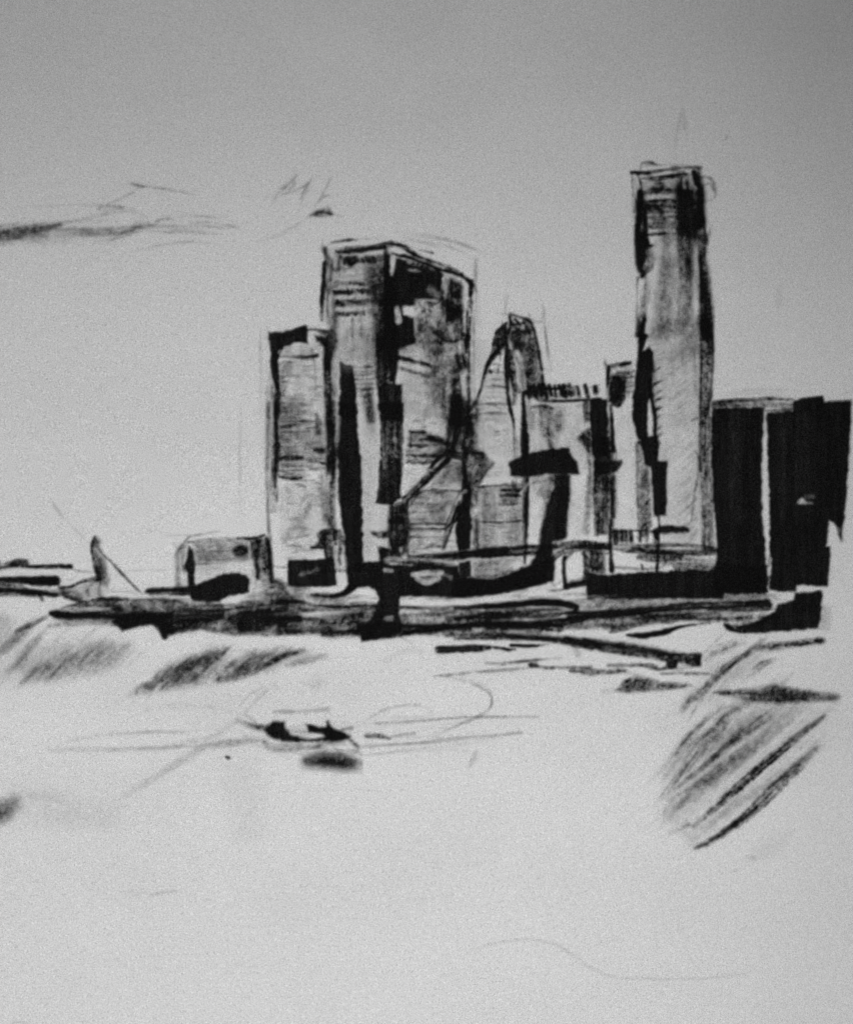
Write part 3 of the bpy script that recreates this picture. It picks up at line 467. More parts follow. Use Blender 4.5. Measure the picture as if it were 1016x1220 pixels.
# shore, left of the base
F(17)
P("-380,590 -300,600 0,520 100,520 300,545 420,555 560,560 700,540 860,520 1016,560 1016,765 860,775 600,775 420,755 330,730 100,780 60,720 -20,690 -150,660", .72, own=T, tex=.45, soft=5, ang=5)
P("0,590 60,560 200,560 420,600 500,610 490,660 400,690 250,720 120,770 95,775 60,720 0,690", .93, tex=.25, soft=6, own=T); P("500,640 640,600 760,590 920,610 1016,640 1016,680 860,700 720,735 600,760 540,700", .93, tex=.25, soft=6, own=T)
P("820,400 1016,440 1016,560 700,560 520,620 520,600 660,500 730,490", .48, tex=.7, soft=6, own=T, ang=10); S("500,600 620,585 720,570 1016,545", 16, .7, own=T, tex=.6); S("0,525 130,522 260,530", 6, .6)
E("520,545 600,535 740,518", [14, 18, 12], .6); E("500,585 560,590", 14, .35); E("110,690 115,680", 28, .22); E("930,600 970,600", 22, .18); E("690,480 820,470", 26, .4); E("930,465 945,475", 26, .45); E("0,522 240,522", 12, .4)
S("260,735 400,690 560,720", 26, .3, tex=.8, soft=12)
F(18)
P("0,280 60,280 180,290 240,350 400,370 600,390 600,430 480,440 240,450 100,430 0,440", .45, tex=.7, soft=5, own=T, ang=0); S("0,400 120,390 240,412 400,420 600,412", [22, 22, 14, 14, 16], [.8, .75, .93, .9, .8], own=T, tex=.4); S("0,440 160,450 260,440 470,440 600,425", [26, 20, 10, 8, 20], [.85, .85, .6, .6, .85], own=T, tex=.5)
P("0,460 150,470 250,480 480,460 600,430 640,470 600,600 500,600 320,610 260,590 0,590", .82, tex=.45, soft=6, own=T, ang=0, gx=(.85, .9, 1.1)); S("280,590 400,580 500,570", 30, .9, own=T, tex=.3); S("500,545 640,540 760,560 1016,545", 26, .93, own=T, tex=.3)
P("500,600 760,580 1016,530 1016,570 760,600 620,620 540,630", .93, own=T, soft=4)
E("190,330 280,330 400,300", [34, 40, 16], .75); E("70,315 90,330", 34, .45); E("420,400 500,350 540,330 590,370", [10, 40, 54, 44], .85); E("165,470 190,468 215,470", [24, 26, 20], .8); E("180,405 300,395 420,388", 20, .3); E("80,435 120,438", 22, .18)
E("760,385 880,388 1016,390", [30, 30, 30], .8)
S("210,350 320,358 400,345 460,300", [12, 20, 34, 40], .96, own='harbour_crane/base'); E("680,490 690,492", 30, .01)
F(9)
E("503,300 560,302 700,304 820,304", [16, 20, 14, 12], .6); E("800,300 880,292 960,284 1040,268", [14, 24, 24, 20], .6); P("500,350 800,345 790,368 700,395 500,385", .01)
F(10)
E("-60,330 0,322 140,300 180,285", [8, 22, 24, 16], .55)
# ---- left part of the shore
F(16)
P("300,450 420,410 560,390 680,362 800,370 1030,385 1030,560 990,610 950,520 820,545 740,570 700,520 560,500 420,500 330,490", .8, own=T, tex=.4, soft=4, ang=5)
S("310,462 380,478 520,474 680,470 820,460 1000,470", [26, 44, 36, 44, 70, 60], [.9, .97, .96, .96, .95, .97], own=T, tex=.25, tap=''); P("640,480 900,470 1030,470 960,515 820,540 740,565 700,530", .95, own=T, soft=4, tex=.2)
E("400,430 480,440 560,432 660,435", [14, 26, 20, 12], .6); E("330,430 400,435", 20, .3); E("300,385 380,375 440,385", [22, 24, 10], .3); S("300,540 420,520 560,515 690,530", [10, 28, 26, 14], .5, tex=.7, soft=6)
S("950,520 1000,600", 40, .93, own=T)
S("410,418 500,398 620,375 740,375", [10, 14, 20, 20], .85, own=T, tex=.5)
P("700,375 1030,390 1030,440 720,440", .25, tex=.7, soft=8)
# ---- pier at the left edge
T = 'pier'
S("-350,190 -100,200 0,190 60,178 100,172 180,182 250,180", [16, 16, 18, 20, 24, 16, 12], .75, own=T+'/railing', tex=.5, soft=3); S("60,170 100,150 160,150 170,175", [14, 34, 26, 16], .7, own=T+'/railing', tex=.5); S("180,178 300,176 430,178", [14, 26, 30], [.8, .85, .85], own=T+'/railing', tex=.4); S("0,150 0,165", 14, .6)
P("-360,246 0,245 120,238 340,235 360,255 355,298 230,300 180,292 120,270 0,272 -360,275", .96, own=T+'/deck', soft=3, tex=.25); S("-350,285 0,284 140,292", 12, .4, tex=.8)
S("-350,320 0,318 100,325 240,338 340,352 365,352", [30, 32, 30, 30, 26, 10], [.93, .96, .96, .93, .95, .8], own=T+'/beam', tex=.3); S("250,350 258,380", 14, .75); S("260,320 340,325", 14, .3, tex=.6, soft=5); E("250,310 300,305 350,315", 10, .3)
faint("430,190 480,205 560,210 590,210", 8, .5, own='sailing_boat/rope'); S("650,225 740,232 760,205 1000,200", 5, .22)
# ---- sailing boat with leaning mast
T = 'sailing_boat'
R(T+'/sail', "570,0 610,70 660,210 650,300 600,330 580,180 550,60")
S("575,0 560,50 560,100 580,180 600,240", [14, 18, 12, 20, 30], [.6, .75, .8, .85, .85], own=T+'/mast', tex=.5); P("560,20 600,20 600,70 640,140 655,210 650,290 620,300 590,260 575,160", .5, own=T+'/sail', tex=.6, soft=5); S("590,130 610,180 610,250", 40, .75, soft=8, tex=.4, own=T+'/mast'); S("590,60 640,120 665,140", 12, .45, tex=.6); E("580,75 600,100", 10, .4)
S("580,10 595,30", 24, .55, tex=.7, soft=6); S("630,220 655,250 645,300", 14, .5, soft=5)
S("665,140 740,222 800,285 862,345", [8, 14, 9, 7], [.7, .85, .75, .75], own=T+'/rope')
S("365,310 430,300 500,268 590,252", [12, 18, 18, 26], [.75, .85, .85, .85], own=T+'/hull', tex=.5); S("370,310 400,350 480,385 520,395", [30, 36, 22, 10], .75, own=T+'/hull', tex=.5, soft=5); P("365,310 440,300 500,340 510,380 440,380 370,345", .45, own=T+'/hull', tex=.7, soft=6); P("440,290 600,250 640,330 600,390 460,380", .25, own=T+'/hull', tex=.8, soft=8)
S("520,340 560,280 590,265", 10, .45, tex=.7); S("610,280 600,330 615,365", 14, .4, tex=.7, soft=5); S("530,320 540,350", 12, .4); E("560,310 580,320", 26, .3); S("400,250 440,260 460,230", 5, .2); E("655,280 700,300 780,320", 40, .05); S("650,330 780,325 820,340", 12, .22, soft=6)
# ---- low house
T = 'low_house'
F(17)
R(T+'/facade', "160,190 250,120 480,120 800,110 820,420 300,440 170,440")
faint("70,110 200,100 330,105", 4, .25); S("250,110 330,96 460,72", [5, 8, 6], .45, own=T+'/roof', tex=.6); S("60,70 130,95", 4, .2); faint("-40,50 20,80", 6, .2)
S("200,170 240,130 260,110", [10, 12, 6], .55, own=T+'/roof'); S("150,150 170,170", 6, .3); E("300,130 420,120 560,105", 10, .1)
S("170,240 200,190 230,180", [10, 26, 12], .6, tex=.7, soft=6); S("185,240 182,330 185,440", [16, 16, 26], [.55, .5, .45], own=T+'/side_wall', tex=.7, soft=5); S("165,230 165,440", 5, .3); S("215,230 210,300 225,350", 10, .45, tex=.7); S("200,180 205,240", 30, .3, soft=8)
P("250,170 290,200 300,290 292,380 300,440 250,440 245,360 225,310 245,240", .975, own=T+'/pillar', soft=3, tex=.12); S("225,310 240,340", 14, .6)
P("290,150 560,130 690,140 660,270 300,290", .36, own=T+'/lintel', tex=.6, soft=8, ang=2, gy=(1.1, .9)); P("310,170 420,160 420,240 320,220", .28, tex=.7, soft=14); S("270,150 400,140 560,130", 8, .55, tex=.6, own=T+'/lintel')
S("560,205 600,180 630,185 640,215 600,235 570,230", [12, 24, 20, 24, 20, 12], .7, own=T+'/window', tex=.5, soft=4); S("600,190 610,220", 40, .45, soft=8)
S("300,295 400,292 480,285 540,268", [8, 8, 8, 8], .5, tex=.6, own=T+'/ledge#'); S("560,275 660,262", 6, .45, own=T+'/ledge#'); S("310,330 460,318", 12, .15, soft=6); S("300,245 500,240", 5, .3)
S("580,122 680,124 760,102", [10, 22, 14], [.9, .96, .96], own=T+'/roof'); P("670,130 745,125 738,260 742,390 710,400 690,300 668,220", .86, own=T+'/door', tex=.35, soft=4); P("745,130 800,110 810,300 820,430 790,430 785,380 745,360 742,260", .66, own=T+'/door', tex=.6, soft=4); S("780,130 795,220 812,420", [34, 24, 18], .93, own=T+'/door', tex=.3); S("760,180 765,330", 12, .4)
S("640,150 660,260 690,380", 6, .4, tex=.7); S("760,420 800,410 870,405", 26, .6, tex=.7, soft=5); P("660,400 860,400 900,500 700,520", .25, tex=.9, soft=10)
S("800,0 800,60 808,110", 14, .35, tex=.7)
# ---- black barge
T = 'barge'
P("-42,475 -20,460 60,450 255,446 300,430 390,395 480,362 560,350 640,368 662,400 660,490 520,512 470,548 400,550 275,545 262,508 130,500 0,503 -40,492", .985, own=T+'/hull', soft=3, tex=.08)
R_(T+'/cabin', "300,430 390,395 480,362 560,350 640,368 662,400 660,490 520,512 480,530 300,520")
# ---- jetty that runs out over the water
T = 'jetty'
F(10)
P("-200,470 0,462 180,465 330,476 520,500 700,535 792,534 795,590 770,590 700,570 640,566 500,545 330,520 180,490 0,482 -200,482", .9, own=T+'/deck', soft=4, tex=.2, st=.1, ang=0); S("200,478 400,498 600,535 780,545", [10, 10, 10, 8], .6); E("720,545 760,548", 8, .15)
P("652,560 705,565 698,600 655,600", .97, own=T+'/pile#', soft=3); P("755,555 795,540 795,588 778,590", .95, own=T+'/pile#', soft=3)
P("180,466 330,470 520,494 700,530 640,540 330,490", .2, tex=.7, soft=10); S("290,520 300,540", 20, .25, soft=8)
# ripples near the jetty
Rp = 'ripple#jetty'
F(9); S("640,490 700,487 780,484 835,482", [22, 24, 24, 14], [.93, .96, .95, .9], own='drift_plank#1', tap=''); S("850,480 890,486 920,490", [8, 10, 4], .85, own='drift_plank#2'); S("915,474 960,472 1016,476", [8, 10, 6], .85, own='drift_plank#2')
F(10); S("0,515 20,522 45,520", [10, 12, 6], .85, own='drift_plank#3'); S("28,502 80,508 130,505 180,500", [6, 12, 10, 4], .75, own='drift_plank#4', tex=.5)
S("0,572 90,566 170,560 240,553", [5, 9, 8, 4], .45, own='ripple#upper', tap='io', tex=.6); S("110,582 130,584", 14, .65, own='ripple#lower'); S("110,585 170,596 260,592 350,595", [6, 12, 8, 12], [.5, .6, .5, .6], own='ripple#lower', tex=.6)
S("270,605 340,610 400,612 490,606", [10, 26, 20, 10], .72, own='ripple#lower', tex=.6, soft=4); S("420,584 480,586 560,582 615,590", [10, 14, 14, 12], .7, own='ripple#lower', tex=.5); S("560,585 620,600 650,596", 10, .6, own='ripple#lower'); S("480,608 560,632", 10, .3, soft=5)
S("630,617 660,618 720,614", 8, .55, tex=.6); S("730,620 780,618 830,620", [10, 12, 8], .55, tex=.6, own=Rp); S("700,600 760,590", 8, .3, tex=.6, soft=4)
P("450,690 480,650 540,630 600,640 640,655 740,655 760,665 700,680 600,688 500,698", .62, own='ripple#dark', tex=.6, soft=5, ang=0); S("400,694 440,684 480,680", 12, .2, soft=6)
F(9); S("625,590 700,584 780,574 900,566 1016,553", [4, 8, 7, 8, 4], [.4, .5, .4, .45, .3], own='ripple#upper', tex=.5); S("820,540 900,540 1016,528", [6, 9, 6], [.45, .5, .55], own='ripple#upper', tex=.5); S("985,548 995,552 1016,550", [10, 14, 8], .7, own='ripple#upper'); S("760,605 820,640 845,670 840,700", 4, .3)
S("500,440 540,465", 7, .3); S("440,535 500,500 560,490 580,500", 12, .1, soft=6); P("160,590 210,590 200,640 170,630", .04, tex=.7, soft=14)
# ---- hatching on the water, left
hk = dict(tex=.8, soft=3.2)
F(0)
def shade(name, poly):
    R(name, poly)
shade('reflection#pale', "20,765 140,755 165,775 150,800 90,815 60,818 20,815")
shade('reflection#dark', "150,820 175,790 215,775 262,762 300,778 338,775 392,782 330,805 262,818 205,830 170,832")
for (x0, y0, x1, y1, n, a, ln) in ((25, 808, 80, 798, 14, .15, 34), (40, 795, 120, 782, 22, .16, 40), (70, 782, 155, 772, 22, .16, 34), (100, 800, 150, 785, 10, .1, 30)):
    hatch(x0, y0, x1, y1, n, 3.2, a, 48, ln, tex=1.3, soft=2, thr=2)
P("20,790 60,770 120,762 160,768 140,795 90,810 30,815", .13, tex=.8, soft=14)
hatch(0, 780, 40, 740, 10, 9, .15, 35, 50, **hk); hatch(10, 800, 50, 760, 6, 6, .12, 55, 60, **hk); S([(20, 752), (38, 744), (55, 735)], 5, .4, tex=.7); faint([(55, 752), (35, 775), (12, 800)], 5, .25); P([(-50, 740), (5, 730), (22, 745), (5, 770), (-50, 775)], .17, tex=.8, soft=12)
for (x0, y0, x1, y1, n, a, ln) in ((158, 822, 190, 812, 9, .26, 26), (175, 818, 240, 805, 20, .26, 34), (185, 805, 262, 785, 24, .27, 40), (215, 795, 268, 778, 16, .26, 36), (262, 806, 300, 798, 12, .25, 30), (270, 796, 330, 784, 18, .27, 34), (300, 782, 345, 778, 10, .2, 22)):
    hatch(x0, y0, x1, y1, n, 3, a, 44, ln, tex=1.3, soft=1.8, thr=2)
S([(262, 810), (290, 805), (325, 788), (345, 778)], [6, 8, 6, 4], .5, tex=.7, soft=3); P("185,800 245,775 268,770 262,800 240,815 195,820", .28, tex=.8, soft=10, ang=45); P("268,795 300,775 320,780 310,795 275,810", .28, tex=.8, soft=8, ang=40)
F(9); S("0,545 60,515 130,492", [12, 20, 12], .6, tex=.7, soft=5); S("70,548 140,530 215,512", [10, 24, 16], .4, tex=.7, soft=6); S("0,500 40,490 80,490", 24, .3, soft=12, tex=.8); S("0,560 50,530 140,500", 30, .2, soft=14, tex=.8)
# ---- great diagonal reflection, right
F(11)
shade('reflection#slant', "360,180 590,95 700,190 400,300 500,400 720,390 900,450 880,590 500,900 330,1050 300,950 180,920 160,760 250,560 400,390 240,460")
hk = dict(tex=1.0, tap='io')
def hs(s, w, a, so=8, lim=99):
    """a broad dry stroke laid as several finer ones side by side"""
    q = pts(s); wv = np.full(len(q), w, float)/fo[2] if np.isscalar(w) else np.array(w, float)/fo[2]
    t = np.gradient(q, axis=0); nrm = np.stack([-t[:, 1], t[:, 0]], 1)/np.hypot(t[:, 0], t[:, 1])[:, None]
    n = max(1, int(round(wv.max()/2.3)))
    for i in range(n):
        o_ = ((i+.5)/n-.5+rng.normal(0, .06))*1.05; k0, k1 = rng.uniform(0, .12), rng.uniform(0, .12); qq = q+nrm*(wv*o_)[:, None]
        qq[0] += (qq[1]-qq[0])*k0*(n > 1); qq[-1] += (qq[-2]-qq[-1])*k1*(n > 1)
        S(qq, rng.uniform(2.2, 3.6)*fo[2], (a if np.isscalar(a) else np.array(a))*rng.uniform(.4, .9), soft=1.9, tex=1.5, st=.9, tap='io', thr=2)
hs("350,190 410,130 465,75", 10, .5, 4); S("455,55 480,72 520,85", [12, 14, 12], .9, own='shore'); hs("360,225 400,185 470,150 550,125", [14, 26, 26, 14], .42); hs("370,330 430,260 520,200 600,160", [30, 30, 22, 18], .42); hs("380,180 450,150 560,110", 40, .18, 14)
hs("560,270 600,230 680,200", [14, 20, 22], .38); hs("540,290 600,245 650,215", 18, .2)
S("590,155 640,150 740,138 875,122", [20, 30, 26, 28], [.6, .8, .75, .8], tex=.7, soft=6, own='reflection#shore')
P("400,352 480,338 600,332 670,312 760,335 960,368 940,385 800,392 700,398 560,392 480,370", .74, own='reflection#bar', tex=.5, soft=7, ang=0); S("640,345 800,360 940,370", 26, .4, soft=10, tex=.8, own='reflection#bar')
hs("250,450 300,390 370,330 420,250", [20, 34, 40, 20], .36); hs("265,440 290,410", 20, .2); hs("290,480 340,400 400,350", 14, .2)
hs("180,740 230,640 300,540 420,430 520,380", [12, 20, 24, 24, 30], .3); hs("170,760 200,660 290,540 400,440", 14, .22); hs("280,600 400,510 470,440 560,390", [12, 16, 20, 30], .38); hs("300,600 360,560 480,450", 22, .2)
hs("200,800 300,720 420,620 520,540 700,410", [14, 20, 26, 34, 44], .38, 12); hs("230,780 330,700 450,590 560,500", 20, .3); hs("340,690 420,620 500,560 560,560", 14, .4); hs("420,600 540,520 640,450 700,400", [20, 50, 60, 40], .28, 18)
hs("180,900 220,820 350,740 500,620 620,540", [12, 16, 20, 24, 30], .25); hs("260,840 380,740 480,660 580,590 650,520", [14, 24, 30, 34, 20], .28); hs("320,880 400,790 470,720", 20, .16); hs("210,860 280,830 350,790", 26, .16); hs("230,680 330,560 430,480", 34, .16, 16)
hs("310,945 350,905 420,845 500,770 600,685 700,600 800,520 890,450", [10, 24, 32, 34, 36, 38, 34, 20], [.5, .62, .66, .68, .66, .62, .6, .5]); S("420,850 560,735 700,610 880,465", 10, .3, tex=.8, soft=5)
hs("322,1035 380,1010 470,950 560,880 640,800 700,740 790,660 865,585", [14, 26, 30, 44, 50, 44, 40, 14], [.72, .66, .6, .55, .5, .5, .5, .4]); S("325,1030 420,985 520,905", [12, 14, 14], .45, tex=.8, soft=5); S("640,770 740,690 850,600", 14, .3, tex=.9, soft=6)
hs("250,960 290,930 320,940", 14, .25); hs("300,900 370,960", 12, .15); hs("180,980 260,960 300,1000", 20, .08); hs("280,1110 320,1060", 10, .15); P("600,1010 740,960 700,1060 560,1080", .06, soft=20); hs("540,1070 600,1078", 14, .14); hs("480,1130 520,1135", 10, .1); hs("870,440 960,400", 20, .14)
P("560,450 760,400 900,430 700,640 400,880 200,900 200,700 350,520", .07, tex=.8, soft=40)
# ---- rowing boat on the water
T = 'rowing_boat'
F(19)
P("220,180 260,140 290,118 375,128 390,175 430,225 500,250 600,258 680,240 650,215 560,205 545,150 570,148 640,170 690,165 700,140 720,150 760,185 820,205 870,235 860,255 760,275 640,272 480,282 380,272 300,260 250,235", .985, own=T+'/hull', soft=5, tex=.1)
P("545,148 640,170 690,165 760,185 870,235 860,255 760,275 680,255 655,215 560,205", .9, own=T+'/stern', soft=4)
S("700,125 705,170", 18, .6, own=T+'/thwart#'); S("810,185 880,175", [12, 20], .55, tex=.7, soft=5, own=T+'/thwart#'); S("20,120 80,145 150,165 230,175", [14, 26, 30, 34], [.25, .45, .75, .9], own=T+'/bow', tex=.6, soft=8); S("90,80 110,95 160,140", 12, .3, tex=.7, soft=5); S("520,145 545,150", 10, .4)
S("230,280 270,320 340,335 440,328 550,318 650,315", [18, 26, 22, 28, 20, 20], [.5, .6, .55, .65, .6, .55], own=T+'/waterline', tex=.7, soft=8); S("80,250 160,265 230,285", [26, 20, 14], .28, tex=.7, soft=9); S("640,300 700,290 820,285", 30, .45, tex=.7, soft=9); S("860,250 900,290 935,325", [20, 22, 10], .7, own=T+'/stern', tex=.6, soft=5)
E("570,235 620,225 650,240", [10, 18, 12], .35); E("760,315 850,325", 14, .4); S("750,330 800,345 920,355 955,380", [14, 12, 16, 8], .45, tex=.7, soft=5, own=T+'/waterline'); S("430,165 490,155", 14, .15, soft=6); P("420,180 540,180 560,225 460,225", .2, tex=.7, soft=12); S("300,300 500,300", 8, .4)
S("545,438 640,432 740,430 840,445 905,462", [26, 56, 76, 74, 40], [.85, .97, .98, .97, .8], own='reflection#boat', soft=26, tex=.25, st=.15); S("570,435 700,432 860,452", [20, 44, 30], [.8, .95, .85], soft=14, tex=.3, st=.1)
S("300,55 400,50 500,48 700,35", [12, 26, 18, 26], [.25, .4, .2, .25], own=T+'/oar', tex=.6, soft=6, thr=.15); faint("560,60 720,20", 6, .2)
S("990,235 1015,238", [16, 24], .6, own='drift_mark#1')
F(12)
S("580,188 610,190 635,195", [8, 10, 5], .6, own='drift_mark#1', tex=.6); S("640,190 690,184", [5, 8], .35, own='drift_mark#1', tex=.6)
S("570,215 700,205 820,192 940,182", 3.5, .3, own='ripple#wake', thr=.12); S("600,160 700,155 820,145 980,145", 3.5, .28, own='ripple#wake', thr=.12); faint("560,235 700,222 720,215", 3, .2); faint("560,165 620,130 680,118 730,130 735,150", 3, .2); faint("740,50 860,36 960,28", 3, .1)
faint("740,50 800,60 850,80 872,105 860,130 800,160 720,200", 2.5, .3, wob=.3); faint("840,215 815,270", 12, .12); faint("925,150 935,180", 3, .15); faint("830,200 940,180", 3, .1)
S("254,238 259,241", 7, .75, own='drift_mark#2')
faint("20,330 80,290 160,240 220,200 300,130 350,80", [10, 18, 20, 16, 10, 8], .08, soft=5); faint("0,185 80,180 160,180 240,170", 4, .14); faint("0,215 100,217 200,212", 7, .14); faint("200,215 260,205 340,200", [10, 16, 6], .2); faint("280,130 300,100 350,70", 4, .18); faint("200,110 225,130 220,160", 4, .1); faint("280,150 320,165 340,185", 4, .25)
faint("300,200 400,240 450,240", 3, .12); faint("0,160 100,120 200,110", 4, .06); faint("360,60 380,90", 10, .06); P("440,65 480,60 470,80 450,80", .08, soft=6)
F(20)
S("-60,280 0,272 20,262 42,248", [60, 56, 48, 30], [.7, .78, .78, .7], own='floating_buoy', soft=22, tex=.3, st=.1, thr=.3); S("60,230 140,245 240,270 320,290", [50, 70, 80, 60], .07, soft=50, tex=.7); S("0,290 80,300 200,300", 40, .04, soft=40); S("100,225 160,228", 10, .08, soft=8)
S("720,180 760,260 740,320", 90, .05, soft=60); S("150,84 240,84 330,86 500,78", 10, .13, tex=.8, soft=6); S("210,55 330,38 450,30 560,30", 8, .12, tex=.8, soft=5); S("600,84 660,70 740,60", [10, 18, 10], .15, tex=.8, soft=6); S("380,220 480,160 560,110 600,80", 14, .11, tex=.8, soft=10)
S("450,528 490,518 540,512", [4, 8, 4], .14, own='ripple#thin', thr=.06); S("370,515 440,518", 5, .08); S("40,908 90,912", 6, .1)
F(21)
S("120,298 180,282 250,274 310,284 350,305 400,340 460,362 560,368 660,366 760,356", 4.5, [.05, .08, .11, .12, .11, .1, .1, .08, .07, .04], own='ripple#curved', thr=.04, wob=.3)
# ---- second pass over the towers
F(23)
P("430,190 600,190 610,760 590,1100 640,1220 530,1220 500,900 470,700 470,480 420,300", .72, tex=.6, soft=9, gx=(.4, .9, 1.2)); P("90,180 600,180 600,1150 120,1150", .1, tex=.9, soft=8); S("180,200 170,320", 60, .4, tex=.9, soft=6)
S("250,210 280,260 340,230", [30, 40, 40], .85, tex=.5, soft=4); E("450,160 560,160", [20, 34], .5); E("210,350 300,330 380,370", 40, .2)
S("60,120 75,200 90,280", 26, .6, tex=.7, soft=4); S("130,860 120,1000 80,1200", [60, 60, 70], .75, tex=.5, soft=6); P("0,860 120,880 120,1010 0,1000", .8, tex=.5, soft=5)
F(15)
P("240,200 400,230 600,310 640,350 500,320 400,300 300,270", .72, tex=.7, soft=3); P("700,380 800,420 800,560 690,560 690,440", .65, tex=.7, soft=5); P("620,760 820,780 830,1016 560,1016 560,860", .42, tex=.8, soft=9); E("790,930 785,1016", 30, .5); E("700,800 730,860", 50, .3)
P("400,860 520,830 560,900 560,1016 400,1016", .1, tex=.9, soft=6); P("640,360 760,360 800,420 640,480", .3, tex=.9, soft=6); S("150,80 300,100 400,180", [20, 40, 44], .5, tex=.6); S("190,340 240,620", 30, .0+.3)
P("250,940 400,930 400,1016 250,1016", .3, tex=.9, soft=6)
F(22); T = 'slab_tower'
E("200,90 270,150 330,210", 110, .45); S("190,92 250,100 310,102", [12, 14, 12], .75, own=T+'/window_row#w1', tex=.7); S("270,165 340,158 440,180 500,200", [14, 26, 24, 14], [.6, .8, .8, .6], own=T+'/window_row#w2', tex=.5); S("185,205 200,215", 20, .8); S("240,208 330,212", 14, .6, tex=.7); S("200,120 205,180", 14, .5, tex=.8); P("200,90 480,120 480,330 240,330", .25, tex=1, soft=8)
S("420,280 480,230 560,210", [40, 50, 50], .4, soft=12, tex=.5); P("430,200 620,180 625,330 430,300", .42, tex=.7, soft=5); E("570,240 590,250", 20, .3); E("650,170 655,200", 26, .4)
S("170,640 280,535 380,430 500,325", [14, 28, 40, 44], [.85, .88, .9, .9], own=T+'/diagonal_brace#107', sm=False, tex=.4); S("365,372 440,290 550,300 625,320", [20, 24, 34, 34], .9, tex=.4, sm=False); S("200,640 300,560 330,470", 20, .3, tex=.8)
E("640,330 650,360", 30, .3); P("640,270 790,268 870,350 800,450 740,540 740,600 620,600 620,300", .36, tex=.8, soft=6, ang=45); E("675,300 690,340", 34, .4); S("632,190 628,400 640,560 660,690", [26, 34, 50, 60], [.9, .93, .9, .93], own=T+'/shaded_edge', tex=.3); S("870,345 800,430 760,500", [14, 22, 20], .7)
S("650,600 570,720 525,830 490,880", [30, 26, 18, 12], .8, own=T+'/diagonal_brace#110', tex=.5); S("640,690 540,850 460,1050", [44, 20, 12], .8, tex=.5); E("610,590 640,580", 24, .45); E("590,620 560,680", 16, .4)
P("20,690 165,690 175,1100 20,1100", .8, tex=.5, soft=5); E("115,1040 120,1060", 20, .7); P("150,640 200,640 210,820 180,1080 150,1080", .6, tex=.7, soft=5)
P("200,600 520,600 480,830 200,830", .2, tex=1, soft=6, ang=20); P("430,450 600,340 620,500 420,520", .28, tex=1, soft=6, ang=20); S("220,845 340,838 450,845", [18, 16, 14], .85, tex=.5); S("200,890 340,884 480,876", 14, .75, tex=.6); S("330,1030 430,1022", 16, .6, tex=.7); E("210,1080 300,1078", 26, .5); E("400,1050 520,1065", 22, .45)
S("0,1128 60,1122", 20, .0+.1); S("180,1112 400,1100 700,1078 960,1060", [24, 40, 66, 78], [.6, .85, .88, .85], own='road', tex=.4, soft=4)
P("700,560 880,560 880,1050 700,1050", .25, tex=1, soft=8); P("490,0 700,0 740,260 500,260", .35, tex=.8, soft=9)
F(5)
S("185,720 215,790 232,850 200,905", [40, 50, 30, 24], .93, tex=.3, soft=4); S("190,520 188,600 180,700", [44, 50, 56], .85, tex=.5, soft=5); S("430,760 430,900 420,1000", 70, .2, tex=.8, soft=12)
F(14)
S("195,560 200,660 195,780", [30, 40, 40], .85, tex=.5, soft=4); P("215,260 420,250 500,340 210,345", .2, tex=.9, soft=6); P("450,170 560,160 560,340 470,300", .18, tex=.9, soft=8); S("580,300 590,800 610,1200", 60, .5, tex=.6, soft=6)
F(3)
P("290,185 380,190 402,240 290,240", .5, tex=.7, soft=3); P("215,250 270,195 265,300 205,350", .75, tex=.5, soft=3); P("112,272 178,268 184,390 135,430 104,400", .0+.1, soft=3); P("370,515 620,508 620,560 400,575", .42, tex=.8, soft=4)
F(6)
P("110,268 182,262 186,380 165,400 135,425 104,400", .7, tex=.4, soft=3); P("105,215 205,215 225,300 200,390 110,280", .3, tex=.9, soft=4)
F(18)
P("340,0 430,0 440,210 360,210", .55, tex=.9, soft=4, ang=88); E("402,60 402,170", [14, 24, ][0:1][0], .6); E("365,150 370,182", 16, .6); E("370,60 360,130", 10, .5)
F(4)
P("95,620 350,610 345,680 150,720 95,700", .22, tex=1, soft=5, ang=0); P("660,560 770,560 770,690 660,690", .45, tex=.8, soft=3); P("230,255 340,250 340,340 230,345", .25, tex=1, soft=5)
F(17)
P("300,200 660,180 700,400 660,380 560,350 420,380 310,410", .1, tex=.9, soft=6); P("670,130 810,120 820,420 700,400", .3, tex=.8, soft=5); P("165,200 250,180 240,440 165,440", .15, tex=1, soft=6); S("585,205 620,210", 60, .7, soft=8, tex=.6)
F(12)
S("440,245 490,235 560,252", [18, 28, 14], .5, soft=7, tex=.5)
# ---- more rubbed tone and loose line over everything
F(0)
SL = "836,780 900,772 930,790 850,830 880,840 935,838 984,850 980,890 880,975 830,1012 800,985 788,940 808,890 850,838 806,850"
P(SL, .06, tex=1.3, soft=16, ang=45, st=.5)
for (x0, y0, x1, y1, n, w, a, an, ln) in ((800, 900, 900, 860, 22, 5, .2, 52, 110), (815, 950, 930, 870, 26, 6, .2, 46, 130), (820, 830, 900, 790, 14, 5, .17, 50, 70), (840, 985, 960, 900, 16, 6, .16, 43, 110), (800, 960, 850, 920, 14, 5, .14, 50, 90), (850, 880, 930, 850, 12, 7, .16, 45, 60)):
    hatch(x0, y0, x1, y1, n, w, a*.36, an, ln, tex=1.4, soft=3, thr=2)
hatch(60, 805, 130, 785, 10, 4, .1, 45, 40, tex=1, soft=2, thr=2); hatch(165, 822, 255, 800, 16, 4, .12, 48, 34, tex=1, soft=2, thr=2); hatch(200, 800, 268, 780, 12, 5, .1, 42, 40, tex=1, soft=2, thr=2); hatch(270, 800, 330, 785, 10, 4, .12, 36, 34, tex=1, soft=2, thr=2)
